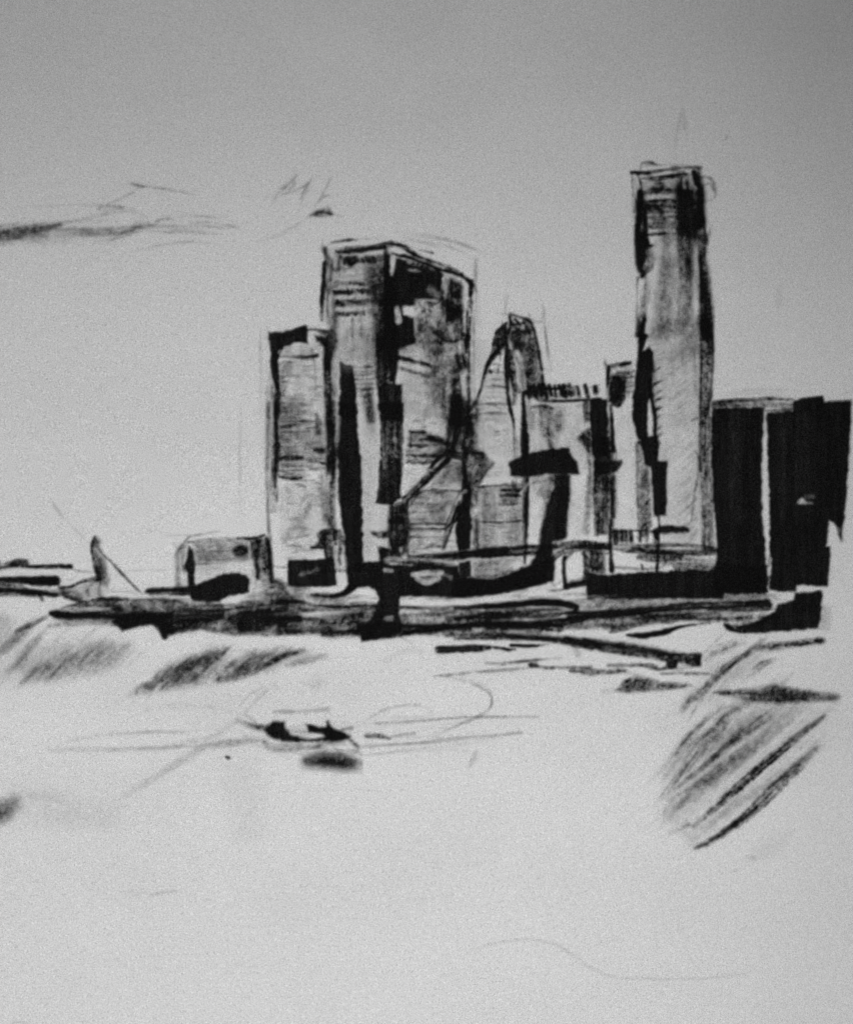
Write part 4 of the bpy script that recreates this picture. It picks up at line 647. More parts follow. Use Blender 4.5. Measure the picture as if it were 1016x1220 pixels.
P("200,790 250,768 300,778 345,780 320,800 262,815 190,826", .16, tex=1, soft=12, ang=45); P("20,775 90,760 165,768 130,800 40,815", .07, tex=1, soft=16)
P("0,765 60,770 20,820 -20,820", .08, soft=20, tex=.8)
hatch(845, 815, 900, 770, 16, 2.6, .2, 42, 60, tex=1.4, soft=1.5, thr=2); hatch(860, 850, 930, 815, 14, 2.6, .16, 44, 60, tex=1.4, soft=1.5, thr=2); hatch(800, 930, 860, 870, 20, 2.4, .16, 54, 90, tex=1.5, soft=1.3, thr=2)
for i in range(16): x = 810+i*7; E([(x, 990-i*6), (x+40, 945-i*6), (x+85, 905-i*6)], rng.uniform(1.5, 3), rng.uniform(.1, .3), tex=1.4, tap='io', thr=2)
# cloud streaks
for i in range(16):
    x = rng.uniform(20, 230); y = 275+rng.normal(0, 7)-max(0, (60-abs(x-120))*.08); l = rng.uniform(30, 80)
    S([(x, y), (x+l*.5, y-rng.uniform(0, 5)), (x+l, y+rng.normal(0, 2))], rng.uniform(1.5, 5), rng.uniform(.05, .16), tex=.9, tap='io', thr=2)
S([(-30, 281), (20, 276), (70, 268)], 9, .16, soft=5, tex=1, thr=2); S([(60, 268), (100, 262), (118, 264)], 4, .2, tex=.9, tap='io', thr=2)
hs("-30,284 0,281 30,275 68,267", [16, 18, 18, 10], .34); hs("60,270 110,276 170,272 178,266", [8, 8, 6, 4], .22); hs("100,262 150,250 178,262", 4, .14)
S([(0, 282), (60, 280), (140, 282)], 16, .06, soft=14, tex=1, thr=2); hs("370,257 384,253 397,254", [4, 6, 3], .4)
# office tower: smudges and floor lines
for i in range(46):
    y = rng.uniform(440, 690) if i % 2 else rng.uniform(480, 575); x = rng.uniform(330, 352); l = rng.uniform(12, 40)
    S([(x, y), (x+l/2, y-.5), (x+l, y+rng.normal(0, 1))], rng.uniform(1, 3), rng.uniform(.12, .4), tex=.8, tap='io', thr=2)
P("330,580 392,575 398,660 335,665", .1, tex=1, soft=10); S([(352, 650), (365, 620), (378, 590)], 12, .16, soft=10, tex=1, thr=2); S([(360, 440), (352, 470), (350, 500)], 14, .12, soft=10, tex=1, thr=2)
# slab tower
P("400,400 455,395 452,440 405,440", .12, tex=1, soft=8); P("410,440 450,440 446,660 432,660", .08, tex=1, soft=6); P("482,430 545,430 550,540 482,540", .12, tex=1.1, soft=12); P("482,560 555,530 550,680 482,680", .1, tex=1, soft=8)
for i in range(26):
    x = rng.uniform(388, 456); y = rng.uniform(300, 420); l = rng.uniform(12, 40); S([(x, y), (x+rng.normal(0, 1.5), y+l)], rng.uniform(1, 4), rng.uniform(.1, .35), tex=.9, tap='io', thr=2)
for i in range(22):
    x = rng.uniform(486, 560); y = rng.uniform(350, 520); l = rng.uniform(12, 40); S([(x, y), (x+rng.normal(0, 2), y+l)], rng.uniform(1, 5), rng.uniform(.1, .35), tex=.9, tap='io', thr=2)
for i in range(30):
    x = rng.uniform(484, 540); y = rng.uniform(500, 675); l = rng.uniform(8, 26); S([(x, y), (x+l, y-rng.uniform(0, 6))], rng.uniform(1, 2.4), rng.uniform(.12, .4), tex=.9, tap='io', thr=2)
# pointed tower, corniced building
P("575,440 620,430 622,570 568,570", .08, tex=1, soft=8); P("568,580 625,578 625,655 568,655", .1, tex=1, soft=4); P("632,480 700,480 700,640 632,640", .07, tex=1, soft=6)
for i in range(14): y = rng.uniform(440, 570); x = rng.uniform(572, 585); S([(x, y), (x+rng.uniform(15, 34), y-1)], rng.uniform(1, 2), rng.uniform(.12, .3), tex=.8, tap='io', thr=2)
for i in range(16): x = rng.uniform(636, 700); y = rng.uniform(480, 560); S([(x, y), (x+rng.normal(0, 1), y+rng.uniform(15, 50))], rng.uniform(1, 5), rng.uniform(.06, .22), tex=.9, tap='io', thr=2)
# tall tower
for i in range(26):
    x = rng.uniform(768, 838); y = rng.uniform(240, 420); S([(x, y), (x+rng.normal(1, 1.5), y+rng.uniform(20, 70))], rng.uniform(1.5, 6), rng.uniform(.08, .25), tex=.9, tap='io', soft=3, thr=2)
P("775,400 835,390 835,500 780,520", .08, tex=1.1, soft=14); P("730,500 760,490 765,640 732,640", .06, tex=1, soft=6)
# overshooting construction lines
for s, w, a in (("310,392 311,470 313,520", 3, .14), ("318,384 319,520 321,690", 2, .3), ("384,286 383,300", 2, .5), ("563,330 565,440 566,520", 2, .28), ("570,330 570,400 568,480", 5, .1), ("566,308 567,345", 3, .36), ("455,286 520,290 565,306", 2, .3), ("470,276 530,284 590,306", 2, .22), ("380,294 420,286 462,283", 1.5, .4), ("604,348 602,378", 2, .26), ("647,362 650,400 657,440", 2, .3), ("590,372 622,378 652,384", 2, .22), ("722,428 723,500", 2, .3), ("752,200 800,196 838,199", 1.5, .4), ("752,205 754,260", 1.5, .5), ("848,474 900,468 950,474", 1.5, .2), ("322,640 322,690", 2, .4), ("813,128 818,165", 5, .13), ("812,125 806,165 804,190", 4, .08), ("287,478 286,600", 1.5, .14)):
    S(s, w, a*.6, tex=.9, tap='io', thr=2)
# loops round the rowing boat
for s, w, a in (("530,806 570,812 586,832 575,852 540,866 500,880", 2, .3), ("425,866 460,844 500,840 515,850 510,858", 2, .24), ("290,850 310,830 330,815", 3, .16), ("60,890 150,892 240,888 330,880", 3, .14), ("155,945 220,905 280,860 330,800", 8, .03), ("430,889 520,884 620,874", 2, .25), ("440,862 540,856 640,853", 2, .22), ("440,896 520,890 600,880", 2, .16), ("170,846 250,842 300,856", 3, .1), ("270,870 240,880 180,894", 6, .16), ("300,888 350,897 420,898", 3, .2), ("560,915 568,895", 6, .12)):
    S(s, w, a*.6, tex=.9, tap='io', thr=2)
# shore: horizontal drags of the stick
for i in range(90):
    x = rng.uniform(60, 860); y = np.interp(x, [60, 200, 450, 700, 900], [726, 735, 735, 728, 722])+rng.normal(0, 8); l = rng.uniform(30, 130)
    S([(x, y), (x+l/2, y+rng.normal(0, 1.5)), (x+l, y+rng.normal(0, 2))], rng.uniform(1.5, 5), rng.uniform(.1, .4), tex=.9, tap='io', thr=2)
for i in range(26):
    x = rng.uniform(90, 850); y = np.interp(x, [60, 200, 450, 700, 900], [722, 728, 735, 728, 722])+rng.normal(0, 6); l = rng.uniform(30, 90)
    E([(x, y), (x+l/2, y+rng.normal(0, 1)), (x+l, y+rng.normal(0, 2))], rng.uniform(1.5, 3), rng.uniform(.06, .16), tex=1, tap='io', thr=2)
# crisp dots of the windows, seams in the black, joints at the right of the shore
F(1)
for (x0, x1, y, dy, n, hh) in ((332, 480, 298, -4, 13, 8), (338, 500, 340, -6, 12, 5), (336, 460, 388, -4, 10, 5), (352, 420, 160, 0, 5, 5), (380, 470, 262, 6, 7, 3), (592, 715, 566, 26, 10, 5), (602, 715, 606, 32, 9, 4)):
    for i in range(n):
        if rng.random() < .12: continue
        t = (i+.5)/n; x = x0+(x1-x0)*t+rng.normal(0, 1.5); y_ = y+dy*t+rng.normal(0, 1.5); h_ = hh*rng.uniform(.5, 1.1); S(f"{x},{y_-h_} {x+rng.normal(0,1.5)},{y_+h_}", rng.uniform(5, 8.5), rng.uniform(.45, .85), tex=.5, thr=2, soft=1)
F(4)
for (x0, x1, y, n) in ((240, 335, 270, 7), (240, 335, 298, 7), (225, 320, 340, 6)):
    for i in range(n):
        x = x0+(x1-x0)*(i+.5)/n; S(f"{x-4},{y+rng.normal(0,3)} {x+4},{y+rng.normal(0,3)}", rng.uniform(8, 14), rng.uniform(.4, .85), tex=.5, thr=2, soft=1)
F(2)
for (x0, x1, y, dy, n) in ((640, 700, 118, 8, 5), (640, 760, 175, -6, 9), (630, 760, 212, 4, 9), (622, 720, 236, 8, 7), (250, 295, 190, 4, 4), (235, 295, 238, 4, 4)):
    for i in range(n):
        t = (i+.5)/n; x = x0+(x1-x0)*t; y_ = y+dy*t+rng.normal(0, 2.5); S(f"{x-3},{y_} {x+4},{y_+rng.normal(0,2)}", rng.uniform(5, 9), rng.uniform(.35, .8), tex=.5, thr=2, soft=1)
F(7)
for x, w_ in ((465, 10), (578, 8), (500, 40), (400, 30), (200, 50)): E(f"{x},200 {x-4},420 {x},640", w_, .022, tex=.8, soft=4, thr=2)
F(11)
P("60,0 640,0 650,40 560,55 500,40 300,30 100,52", .55, tex=1, soft=6, ang=0, clip=None); P("480,60 520,80 620,50 700,20 640,10 560,40", .93, soft=3); E("430,38 520,48 600,30", [10, 12, 6], .4, tex=.9, thr=2); E("340,20 420,14 560,10", 10, .3, tex=.9, thr=2)
F(16)
P("20,430 120,470 90,640 -60,640 -60,440", .05, tex=1, soft=20)
XX, YY = np.meshgrid(np.arange(W)*1.0, np.arange(H)*1.0)
dry = np.clip(samp(NM, XX+31, YY+77)-.35, 0, 1.6)*.16+np.clip(samp(NF, XX+11, YY+7), 0, 2)*.05
D = D*(1-dry*np.clip((.955-D)/.08, 0, 1)*np.clip(D/.4, 0, 1))
P("148,828 180,795 262,763 300,778 262,812 200,830", .2, tex=1, soft=8, ang=45, st=.6); P("262,810 296,776 345,779 390,783 330,800 290,812", .24, tex=1, soft=6, ang=40, st=.6)
P("20,815 60,772 150,762 165,778 110,805", .1, tex=1, soft=12, ang=45, st=.6)
F(11)
S("310,945 350,905 420,845 500,770 600,685 700,600 800,520 890,450", [8, 18, 26, 28, 30, 30, 24, 12], .34, tex=1.2, st=.7, soft=4, thr=2)
S("322,1035 380,1010 470,950 560,880 640,800 700,740 790,660 865,585", [8, 20, 26, 38, 44, 36, 30, 8], .34, tex=1.2, st=.7, soft=5, thr=2)
P("640,345 800,360 940,370 900,385 560,388", .3, tex=1.1, soft=4, ang=0)
# shore: dry overlapping edges
F(0)
for i in range(60):
    x = rng.uniform(60, 880); y = np.interp(x, [60, 200, 330, 450, 640, 900], [735, 748, 751, 752, 748, 745])+rng.normal(0, 4); l = rng.uniform(14, 60)
    S([(x, y), (x+l/2, y-rng.uniform(-.5, 2)), (x+l, y-rng.uniform(0, 4))], rng.uniform(2, 5), rng.uniform(.1, .4), tex=1.4, tap='io', thr=2)
for i in range(46):
    x = rng.uniform(330, 900); y = np.interp(x, [330, 450, 640, 900], [706, 712, 712, 712])+rng.normal(0, 4); l = rng.uniform(14, 70)
    S([(x, y), (x+l/2, y-rng.uniform(-.5, 1)), (x+l, y-rng.uniform(0, 2))], rng.uniform(2, 5), rng.uniform(.08, .3), tex=1.4, tap='io', thr=2)
for i in range(10):
    x = rng.uniform(10, 150); y = 770+rng.normal(0, 12); S([(x, y+16), (x+14, y), (x+30, y-12)], rng.uniform(3, 6), rng.uniform(.06, .14), tex=1.3, tap='io', thr=2)
F(16)
S("-100,345 120,340 240,350", [26, 34, 20], .8, tex=.6); S("-100,262 180,262 345,262", [26, 40, 44], .85, tex=.5); S("-20,290 100,300 240,330", 14, .5, tex=.9); S("240,350 330,340 440,330", [20, 26, 12], .5, tex=.9, soft=5); S("0,180 80,165 150,165", [20, 44, 30], .6, tex=.8, soft=6)
E("330,500 500,495 690,500", 10, .0+.15, tex=1); P("700,375 1030,385 1030,450 760,450", .3, tex=1, soft=6, erase=True); P("300,430 600,380 700,400 420,440", .12, tex=1, soft=6, erase=True)
F(17)
P("-150,540 200,540 420,560 420,600 -150,600", .12, tex=1.2, soft=8, erase=True, ang=0); S("170,230 240,150 470,120 700,110", 5, .4, tex=.8); S("300,215 480,205 650,200", 6, .3, tex=.9); S("310,270 480,262 650,250", 6, .3, tex=.9); E("660,150 668,360", [12, 14], .25)
F(0)
for (x0, x1, y0, y1, n, l, a) in ((330, 385, 425, 585, 40, 22, .42), (335, 390, 590, 680, 14, 14, .25), (395, 450, 300, 380, 20, 12, .35), (425, 448, 432, 480, 10, 12, .4), (474, 545, 400, 480, 18, 16, .3), (484, 550, 500, 560, 26, 16, .45), (486, 545, 575, 680, 30, 20, .4), (572, 605, 430, 520, 16, 18, .4), (570, 622, 580, 650, 22, 14, .35), (764, 800, 210, 285, 24, 16, .4), (690, 840, 648, 672, 14, 30, .4)):
    for i in range(n):
        x = rng.uniform(x0, x1-l*.6); y = rng.uniform(y0, y1); k_ = l*rng.uniform(.4, 1.1); S([(x, y), (x+k_*.5, y-rng.uniform(0, 1)), (x+k_, y+rng.normal(0, .6))], rng.uniform(.8, 1.5), a*rng.uniform(.5, 1.4), tex=.8, tap='io', thr=2, soft=.6)
for (x0, x1, y0, y1, n, l, a) in ((386, 400, 300, 430, 12, 30, .4), (500, 560, 330, 470, 26, 24, .4), (545, 562, 320, 680, 26, 30, .5), (322, 332, 410, 600, 12, 40, .4), (592, 645, 380, 460, 22, 26, .35), (760, 845, 215, 440, 30, 50, .28), (835, 850, 300, 640, 20, 50, .4), (720, 735, 440, 640, 10, 30, .4)):
    for i in range(n):
        x = rng.uniform(x0, x1); y = rng.uniform(y0, y1-l*.5); k_ = l*rng.uniform(.4, 1.1); S([(x, y), (x+rng.normal(0, .6), y+k_*.5), (x+rng.normal(0, .8), y+k_)], rng.uniform(.8, 1.6), a*rng.uniform(.5, 1.4), tex=.8, tap='io', thr=2, soft=.6)
for i in range(22):        # loose lines round the rowing boat
    x = rng.uniform(290, 540); y = 872+rng.normal(0, 13); l = rng.uniform(30, 110); S([(x, y), (x+l/2, y-rng.uniform(-2, 5)), (x+l, y-rng.uniform(-3, 6))], rng.uniform(1, 2), rng.uniform(.04, .12), tex=.8, tap='io', thr=2)
E([(462, 292), (505, 302), (550, 324)], 1.6, .35, tex=1.5, thr=2); E([(400, 297), (440, 293), (460, 291)], 1.4, .3, tex=1.5, thr=2)
F(0)   # kneaded-rubber lights on the faces
for s, w, a in (("805,330 808,420 815,560", 26, .25), ("410,400 418,425", 30, .25), ("495,450 500,490", 26, .3), ("356,440 362,470", 26, .25), ("350,600 355,640", 26, .2), ("500,620 520,640", 26, .2), ("590,460 590,560", 22, .25), ("742,500 744,620", 8, .15), ("600,600 600,640", 20, .2), ("776,300 775,340", 10, .35), ("512,345 520,352", 8, .3)):
    E(s, w, a, soft=w*.8, tex=.8, thr=2)
dust = blur(D, 6.0)
D = 1-(1-D)*(1-np.clip(.07*dust*(1+.5*samp(NC, *np.meshgrid(np.arange(W)*1.0, np.arange(H)*1.0))), 0, .2))
D = D**1.07; D = D-.4*D*(1-D)*D**.3
D = blur(D, .95)

# ------------------------------------------------------------------ the scene
import bpy
sc = bpy.context.scene
HC = 2.6                                    # height of the camera above the table
SUN_EL, SUN_AZ = 24.0, 24.0                 # low daylight raking up the sheet from its lower left
SUN_S, SKY_S, ALB = 4.6, 0.06, 0.80
# brightness gradient is put into the sheet's shape: bow solved for the low sun
LY = np.array([(-400, .22), (-120, .225), (0, .24), (150, .315), (300, .405), (450, .475), (600, .54), (800, .60), (950, .635), (1220, .66), (1500, .66)])
GX = np.array([(-400, .90), (0, .965), (250, 1.0), (450, 1.0), (600, .98), (750, .915), (850, .83), (1016, .64), (1100, .62), (1300, .7)])
SKYL = 0.05
e, az = math.radians(SUN_EL), math.radians(SUN_AZ)
KK = SUN_S*ALB/math.pi
ygrid = np.arange(-500, 1701, 5.0); xgrid = np.arange(-500, 1501, 5.0)
cy = (np.interp(ygrid, LY[:, 0], LY[:, 1])-SKYL)/KK
sy = -(cy-math.sin(e))/(math.cos(e)*math.cos(az))            # dh/dy(down), y grows towards the sun
cx = (np.interp(xgrid, GX[:, 0], GX[:, 1])-1)*.48/KK
sx = cx/(math.cos(e)*math.sin(az))
def smooth1(v, n=31):
    return np.convolve(np.pad(v, n//2, mode='edge'), np.hanning(n+2)[1:-1]/np.hanning(n+2)[1:-1].sum(), 'valid')
sy, sx = smooth1(sy), smooth1(sx)
hy = np.concatenate([[0], np.cumsum((sy[1:]+sy[:-1])/2*5)])/1000; hx = np.concatenate([[0], np.cumsum((sx[1:]+sx[:-1])/2*5)])/1000
hy -= np.interp(610, ygrid, hy); hx -= np.interp(508, xgrid, hx)
def place(X, Y, lift):
    """drawing mm -> point on the bowed sheet, in metres"""
    h = np.interp(Y, ygrid, hy)+np.interp(X, xgrid, hx)+lift
    k = (HC-h)/HC
    return np.stack([(X-508)/1000*k, (610-Y)/1000*k, h], -1)
# ---- materials
def mat(name):
    m = bpy.data.materials.new(name); m.use_nodes = True; nt = m.node_tree; nt.nodes.clear()
    out = nt.nodes.new('ShaderNodeOutputMaterial'); bs = nt.nodes.new('ShaderNodeBsdfDiffuse'); bs.inputs['Roughness'].default_value = .4
    nt.links.new(bs.outputs[0], out.inputs[0]); return m, nt, bs
def math_n(nt, op, a, b):
    n = nt.nodes.new('ShaderNodeMath'); n.operation = op
    for i, v in enumerate((a, b)):
        if isinstance(v, (int, float)): n.inputs[i].default_value = v
        else: nt.links.new(v, n.inputs[i])
    return n.outputs[0]
def noise(nt, pos, scale, detail=1.0):
    n = nt.nodes.new('ShaderNodeTexNoise'); n.inputs['Scale'].default_value = scale; n.inputs['Detail'].default_value = detail
    nt.links.new(pos, n.inputs['Vector']); return n.outputs['Fac']
def paper(name, charcoal=True):
    m, nt, bs = mat(name); geo = nt.nodes.new('ShaderNodeNewGeometry'); pos = geo.outputs['Position']
    g1 = noise(nt, pos, 1000, 1.0); g2 = noise(nt, pos, 420, 2.0); g3 = noise(nt, pos, 9, 3.0)
    g = math_n(nt, 'ADD', math_n(nt, 'MULTIPLY', math_n(nt, 'SUBTRACT', g1, .5), GR1), math_n(nt, 'MULTIPLY', math_n(nt, 'SUBTRACT', g2, .5), GR2))
    g = math_n(nt, 'ADD', g, math_n(nt, 'MULTIPLY', math_n(nt, 'SUBTRACT', g3, .5), .05))
    v = math_n(nt, 'MULTIPLY', math_n(nt, 'ADD', g, 1.0), ALB)
    if charcoal:
        at = nt.nodes.new('ShaderNodeAttribute'); at.attribute_name = 'charcoal'
        v = math_n(nt, 'MULTIPLY', math_n(nt, 'ADD', at.outputs['Fac'], math_n(nt, 'MULTIPLY', g, math_n(nt, 'POWER', at.outputs['Fac'], .62))), ALB)
        v = math_n(nt, 'MAXIMUM', v, .003)
    comb = nt.nodes.new('ShaderNodeCombineColor')
    for i in range(3): nt.links.new(v, comb.inputs[i])
    nt.links.new(comb.outputs[0], bs.inputs['Color'])
    return m
GR1, GR2 = 1.35, .22
M_DRAWN = paper('charcoal_on_paper'); M_PAPER = paper('bare_paper', False)
def plain(name, a, b, scale, stretch=(1, 1, 1)):
    m, nt, bs = mat(name); geo = nt.nodes.new('ShaderNodeNewGeometry'); mp = nt.nodes.new('ShaderNodeMapping'); mp.inputs['Scale'].default_value = stretch
    nt.links.new(geo.outputs['Position'], mp.inputs[0]); f = noise(nt, mp.outputs[0], scale, 6)
    r = nt.nodes.new('ShaderNodeValToRGB'); r.color_ramp.elements[0].color = (a, a, a, 1); r.color_ramp.elements[1].color = (b, b, b, 1); r.color_ramp.elements[0].position = .3; r.color_ramp.elements[1].position = .7
    nt.links.new(f, r.inputs[0]); nt.links.new(r.outputs[0], bs.inputs['Color']); return m
M_WOOD = plain('grey_board', .22, .34, 6, (1, 14, 1)); M_FLOOR = plain('stone_ground', .12, .2, 4)
# ---- mesh builder
def add_mesh(name, co, quads, m, att=None, origin=(0, 0, 0), parent=None):
    me = bpy.data.meshes.new(name); n, f = len(co), len(quads)
    me.vertices.add(n); me.vertices.foreach_set('co', (co-np.array(origin)).astype(np.float32).ravel())
    me.loops.add(f*4); me.loops.foreach_set('vertex_index', quads.astype(np.int32).ravel())
    me.polygons.add(f); me.polygons.foreach_set('loop_start', np.arange(0, f*4, 4, dtype=np.int32)); me.polygons.foreach_set('loop_total', np.full(f, 4, np.int32))
    me.update(calc_edges=True); me.polygons.foreach_set('use_smooth', np.ones(f, bool))
    if att is not None:
        a = me.attributes.new('charcoal', 'FLOAT', 'POINT'); a.data.foreach_set('value', att.astype(np.float32))
    me.materials.append(m); o = bpy.data.objects.new(name, me); sc.collection.objects.link(o)
    if parent: o.parent = parent
    elif tuple(origin) != (0, 0, 0): o.location = origin
    return o
PW, BK = .74, .085                                            # display value of the paper and of the charcoal
RATIO = (((1-D)*PW+D*BK)/PW)**2.2
def cut(key, lift):
    idx = NAMES.index(key); j, i = np.nonzero(OWN[:-1, :-1] == idx)
    v = np.stack([(j+1)*W+i, (j+1)*W+i+1, j*W+i+1, j*W+i], -1)
    u, inv = np.unique(v, return_inverse=True); jj, ii = u//W, u % W
    return place(ii+MX0, jj+MY0, lift), inv.reshape(-1, 4), RATIO[jj, ii]
LAB = {
 'office_tower': ('short square charcoal tower with a black roof corner, leftmost of the skyline towers', 'tower', 'charcoal towers of the skyline'),
 'slab_tower': ('broadest two-faced tower with a slanting roof and a big black patch at its corner', 'tower', 'charcoal towers of the skyline'),
 'pointed_tower': ('light tapering tower with a pointed top behind the black mushroom-shaped crane', 'tower', 'charcoal towers of the skyline'),
 'corniced_building': ('lower building with a row of black teeth along its flat roofline', 'building', 'charcoal towers of the skyline'),
 'narrow_tower': ('narrow pale tower squeezed against the left side of the tallest tower', 'tower', 'charcoal towers of the skyline'),
 'tall_tower': ('tallest and thinnest charcoal tower with dark shaded right side', 'tower', 'charcoal towers of the skyline'),
 'dark_block': ('flat-topped solid black building right beside the tallest tower', 'building', 'solid black buildings'),
 'stepped_block': ('solid black building with stepped edges, farthest right in the drawing', 'building', 'solid black buildings'),
 'lamp_post': ('thin dark post with a short black arm in front of the tallest tower', 'lamp post', None),
 'signal_post': ('thin dark post with a ragged black crosspiece left of the narrow pale tower', 'post', None),
 'balustrade': ('short row of black balusters at the foot of the narrow pale tower', 'railing', None),
 'terrace': ('long low smudged grey terrace above the black quay wall', 'terrace', None),
 'arcade': ('small white-walled arcade with dark pillars left of the black quay wall', 'arcade', None),
 'quay_wall': ('long solid black quay wall below the tallest tower', 'wall', None),
 'harbour_crane': ('thick black mushroom-shaped crane whose mast sweeps down into a black base', 'crane', None),
 'pier': ('low dark striped pier running in from the left edge of the sheet', 'pier', None),
 'sailing_boat': ('small sailing boat with a grey leaning mast and one slanting rope', 'boat', None),
 'low_house': ('low wide house with one black pillar, behind the black barge', 'house', None),
 'barge': ('black barge with a rounded cabin in front of the low house', 'barge', None),
 'jetty': ('dark slanting jetty with two stubby piles reaching over the water', 'jetty', None),
 'rowing_boat': ('small black rowing boat alone on the open pale water', 'boat', None),
 'floating_log': ('thin black log lying in the white gap above the slanting jetty', 'log', None),
 'floating_buoy': ('blurred dark round buoy cut by the left edge of the picture', 'buoy', None),
 'cloud#streak': ('long streaked grey cloud low in the sky at the left', 'cloud', 'charcoal clouds'),
 'cloud#hatch': ('small cloud of short slanting scratches above the leftmost tower', 'cloud', 'charcoal clouds'),
 'reflection#pale': ('palest grey smudged reflection on the water under the left shore', 'reflection', 'hatched reflections on the water'),
 'reflection#dark': ('dark slanting hatched reflection below the barge and low house', 'reflection', 'hatched reflections on the water'),
 'reflection#slant': ('largest reflection, long diagonal strokes down the water at the right', 'reflection', 'hatched reflections on the water'),
 'reflection#shore': ('short dark grey stroke just under the black base at the right', 'reflection', 'hatched reflections on the water'),
 'reflection#bar': ('dark horizontal bar of shadow crossing the long diagonal strokes', 'reflection', 'hatched reflections on the water'),
 'reflection#boat': ('soft black oval shadow on the water under the rowing boat', 'reflection', 'hatched reflections on the water'),
 'ripple#jetty': ('short thin ripple just below the end of the jetty', 'ripple', 'ripples on the water'),
 'ripple#upper': ('two thin grey ripple lines left of the jetty end', 'ripple', 'ripples on the water'),
 'ripple#lower': ('broken dark ripple directly below the middle of the jetty', 'ripple', 'ripples on the water'),
 'ripple#dark': ('thick smudged ripple left of the dark horizontal shadow bar', 'ripple', 'ripples on the water'),
 'ripple#thin': ('tiny faint ripple mark on the empty water at the lower left', 'ripple', 'ripples on the water'),
 'ripple#curved': ('long faint S-shaped ripple line near the bottom of the sheet', 'ripple', 'ripples on the water'),
 'ripple#wake': ('pair of long thin wake lines trailing right from the rowing boat', 'ripple', 'ripples on the water'),
 'drift_plank#1': ('longest black floating plank just below the shore', 'plank', 'black planks drifting below the shore'),
 'drift_plank#2': ('short thin black plank at the right end of the longest plank', 'plank', 'black planks drifting below the shore'),
 'drift_plank#3': ('thin black plank between the longest plank and the jetty', 'plank', 'black planks drifting below the shore'),
 'drift_plank#4': ('thin tapering black plank close under the jetty', 'plank', 'black planks drifting below the shore'),
 'drift_mark#1': ('short dark floating stick right of the rowing boat', 'stick', 'bits drifting round the rowing boat'),
 'drift_mark#2': ('tiny dark dot floating left of the rowing boat', 'speck', 'bits drifting round the rowing boat'),
}
STRUCT = {'sky', 'water', 'shore', 'road'}
tree = {}
for k in NAMES[1:]:
    if not (OWN == NAMES.index(k)).any(): continue
    t = k.split('/')[0]; tree.setdefault(t, []).append(k)
for t, keys in tree.items():
    name = t.split('#')[0]
    data = {}
    for k in keys:
        if (OWN[:-1, :-1] == NAMES.index(k)).sum() < 4: continue
        data[k] = cut(k, .00002 if t in STRUCT else .00006 if '/' not in k else .0001)
    if t in STRUCT:
        co, q, a = data[t]; o = add_mesh(name, co, q, M_DRAWN, a); o['kind'] = 'structure'; continue
    allc = np.vstack([d[0] for d in data.values()]); b = allc[allc[:, 1].argmin()]
    org = (float((allc[:, 0].min()+allc[:, 0].max())/2), float(b[1]), float(b[2]))
    lab, cat, grp = LAB[t]
    if keys == [t]:
        co, q, a = data[t]; root = add_mesh(name, co, q, M_DRAWN, a, org)
    else:
        root = bpy.data.objects.new(name, None); root.empty_display_size = .02; root.location = org; sc.collection.objects.link(root)
        for k, (co, q, a) in data.items(): add_mesh(k.split('/')[1].split('#')[0], co, q, M_DRAWN, a, org, root)
    root['label'] = lab; root['category'] = cat
    if grp: root['group'] = grp
# ---- the whole sheet beneath, the board it lies on, the ground
gx_, gy_ = np.arange(-350, 1367, 12.0), np.arange(-350, 1571, 12.0)
GXX, GYY = np.meshgrid(gx_, gy_); nx_ = len(gx_)
jj, ii = np.meshgrid(np.arange(len(gy_)-1), np.arange(nx_-1), indexing='ij')
q = np.stack([(jj+1)*nx_+ii, (jj+1)*nx_+ii+1, jj*nx_+ii+1, jj*nx_+ii], -1).reshape(-1, 4)
pc = place(GXX.ravel(), GYY.ravel(), -.0001)
o = add_mesh('paper_sheet', pc, q, M_PAPER); o['kind'] = 'structure'
zb = float(pc[:, 2].min())-.004
def boxes(name, lst, m, parent=None):
    co, q = [], []
    for (x0, x1, y0, y1, z0, z1) in lst:
        b = len(co); co += [(x, y, z) for z in (z0, z1) for y in (y0, y1) for x in (x0, x1)]
        q += [[b+v for v in f] for f in ((0, 2, 3, 1), (4, 5, 7, 6), (0, 1, 5, 4), (2, 6, 7, 3), (0, 4, 6, 2), (1, 3, 7, 5))]
    o = add_mesh(name, np.array(co, float), np.array(q), m, None, (0, 0, 0), parent)
    o.data.polygons.foreach_set('use_smooth', np.zeros(len(q), bool)); return o
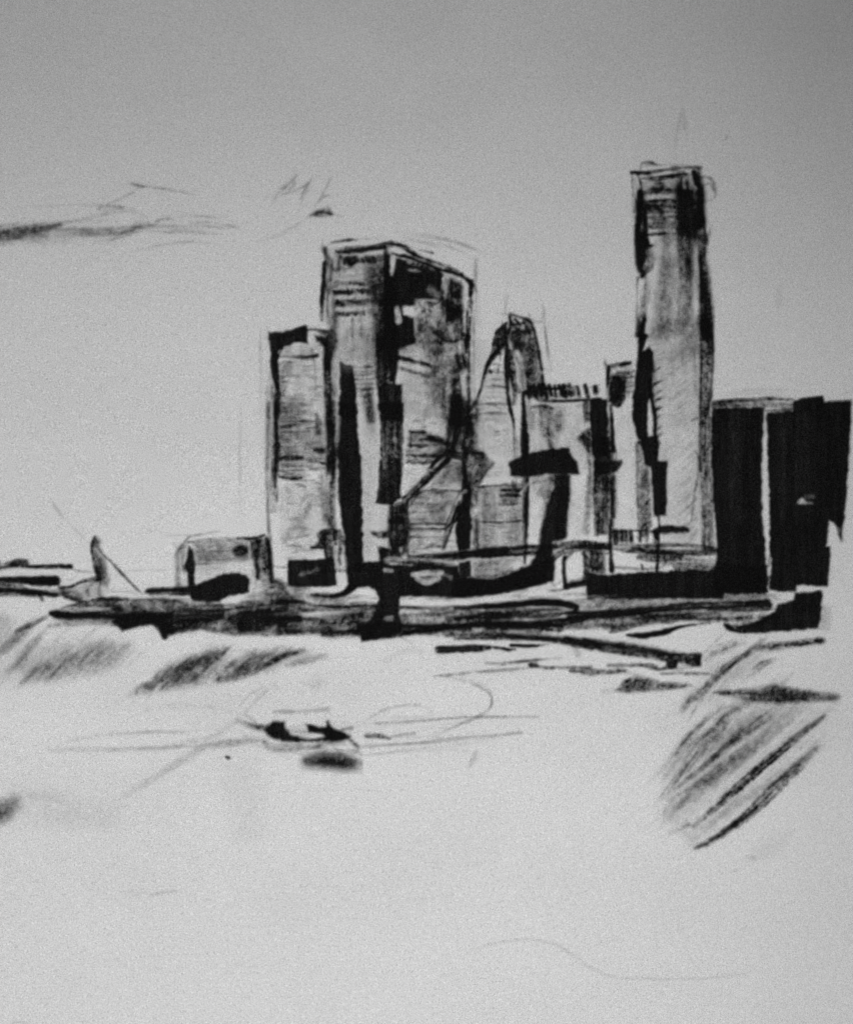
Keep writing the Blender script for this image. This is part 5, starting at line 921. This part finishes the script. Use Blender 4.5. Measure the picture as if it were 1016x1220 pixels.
tb = bpy.data.objects.new('drawing_table', None); sc.collection.objects.link(tb)
tb['label'] = 'plain grey drawing table the bowed sheet of paper lies on'; tb['category'] = 'table'
boxes('tabletop', [(-1.1, 1.1, -1.2, 1.2, zb-.04, zb)], M_WOOD, tb)
for sx_ in (-1, 1):
    for sy_ in (-1, 1): boxes('leg', [(sx_*1.0-.04, sx_*1.0+.04, sy_*1.1-.04, sy_*1.1+.04, zb-.75, zb-.04)], M_WOOD, tb)
g = boxes('ground', [(-60, 60, -60, 60, zb-.85, zb-.75)], M_FLOOR); g['kind'] = 'structure'
# ---- light
w = bpy.data.worlds.new('World'); sc.world = w; w.use_nodes = True; nt = w.node_tree; nt.nodes.clear()
sky = nt.nodes.new('ShaderNodeTexSky'); sky.sky_type = 'NISHITA'; sky.sun_disc = False; sky.sun_elevation = e
bw = nt.nodes.new('ShaderNodeRGBToBW'); bg = nt.nodes.new('ShaderNodeBackground'); bg.inputs[1].default_value = SKY_S; wo = nt.nodes.new('ShaderNodeOutputWorld')
nt.links.new(sky.outputs[0], bw.inputs[0]); nt.links.new(bw.outputs[0], bg.inputs[0]); nt.links.new(bg.outputs[0], wo.inputs[0])
sd = np.array([-math.cos(e)*math.sin(az), -math.cos(e)*math.cos(az), math.sin(e)])       # towards the sun
sky.sun_rotation = math.atan2(sd[0], sd[1])
from mathutils import Vector
l = bpy.data.lights.new('sun', 'SUN'); l.energy = SUN_S; l.angle = math.radians(.5); l.color = (1, 1, 1)
lo = bpy.data.objects.new('sun', l); lo.rotation_euler = Vector(sd).to_track_quat('Z', 'Y').to_euler(); lo.location = tuple(sd*5); sc.collection.objects.link(lo)
# ---- camera
c = bpy.data.cameras.new('camera'); c.sensor_fit = 'VERTICAL'; c.sensor_height = 24; c.lens = 24*HC/1.22; c.clip_start = .05; c.clip_end = 500
co_ = bpy.data.objects.new('camera', c); co_.location = (0, 0, HC); sc.collection.objects.link(co_); sc.camera = co_
sc.view_settings.view_transform = 'Standard'; sc.view_settings.look = 'None'; sc.view_settings.exposure = 0
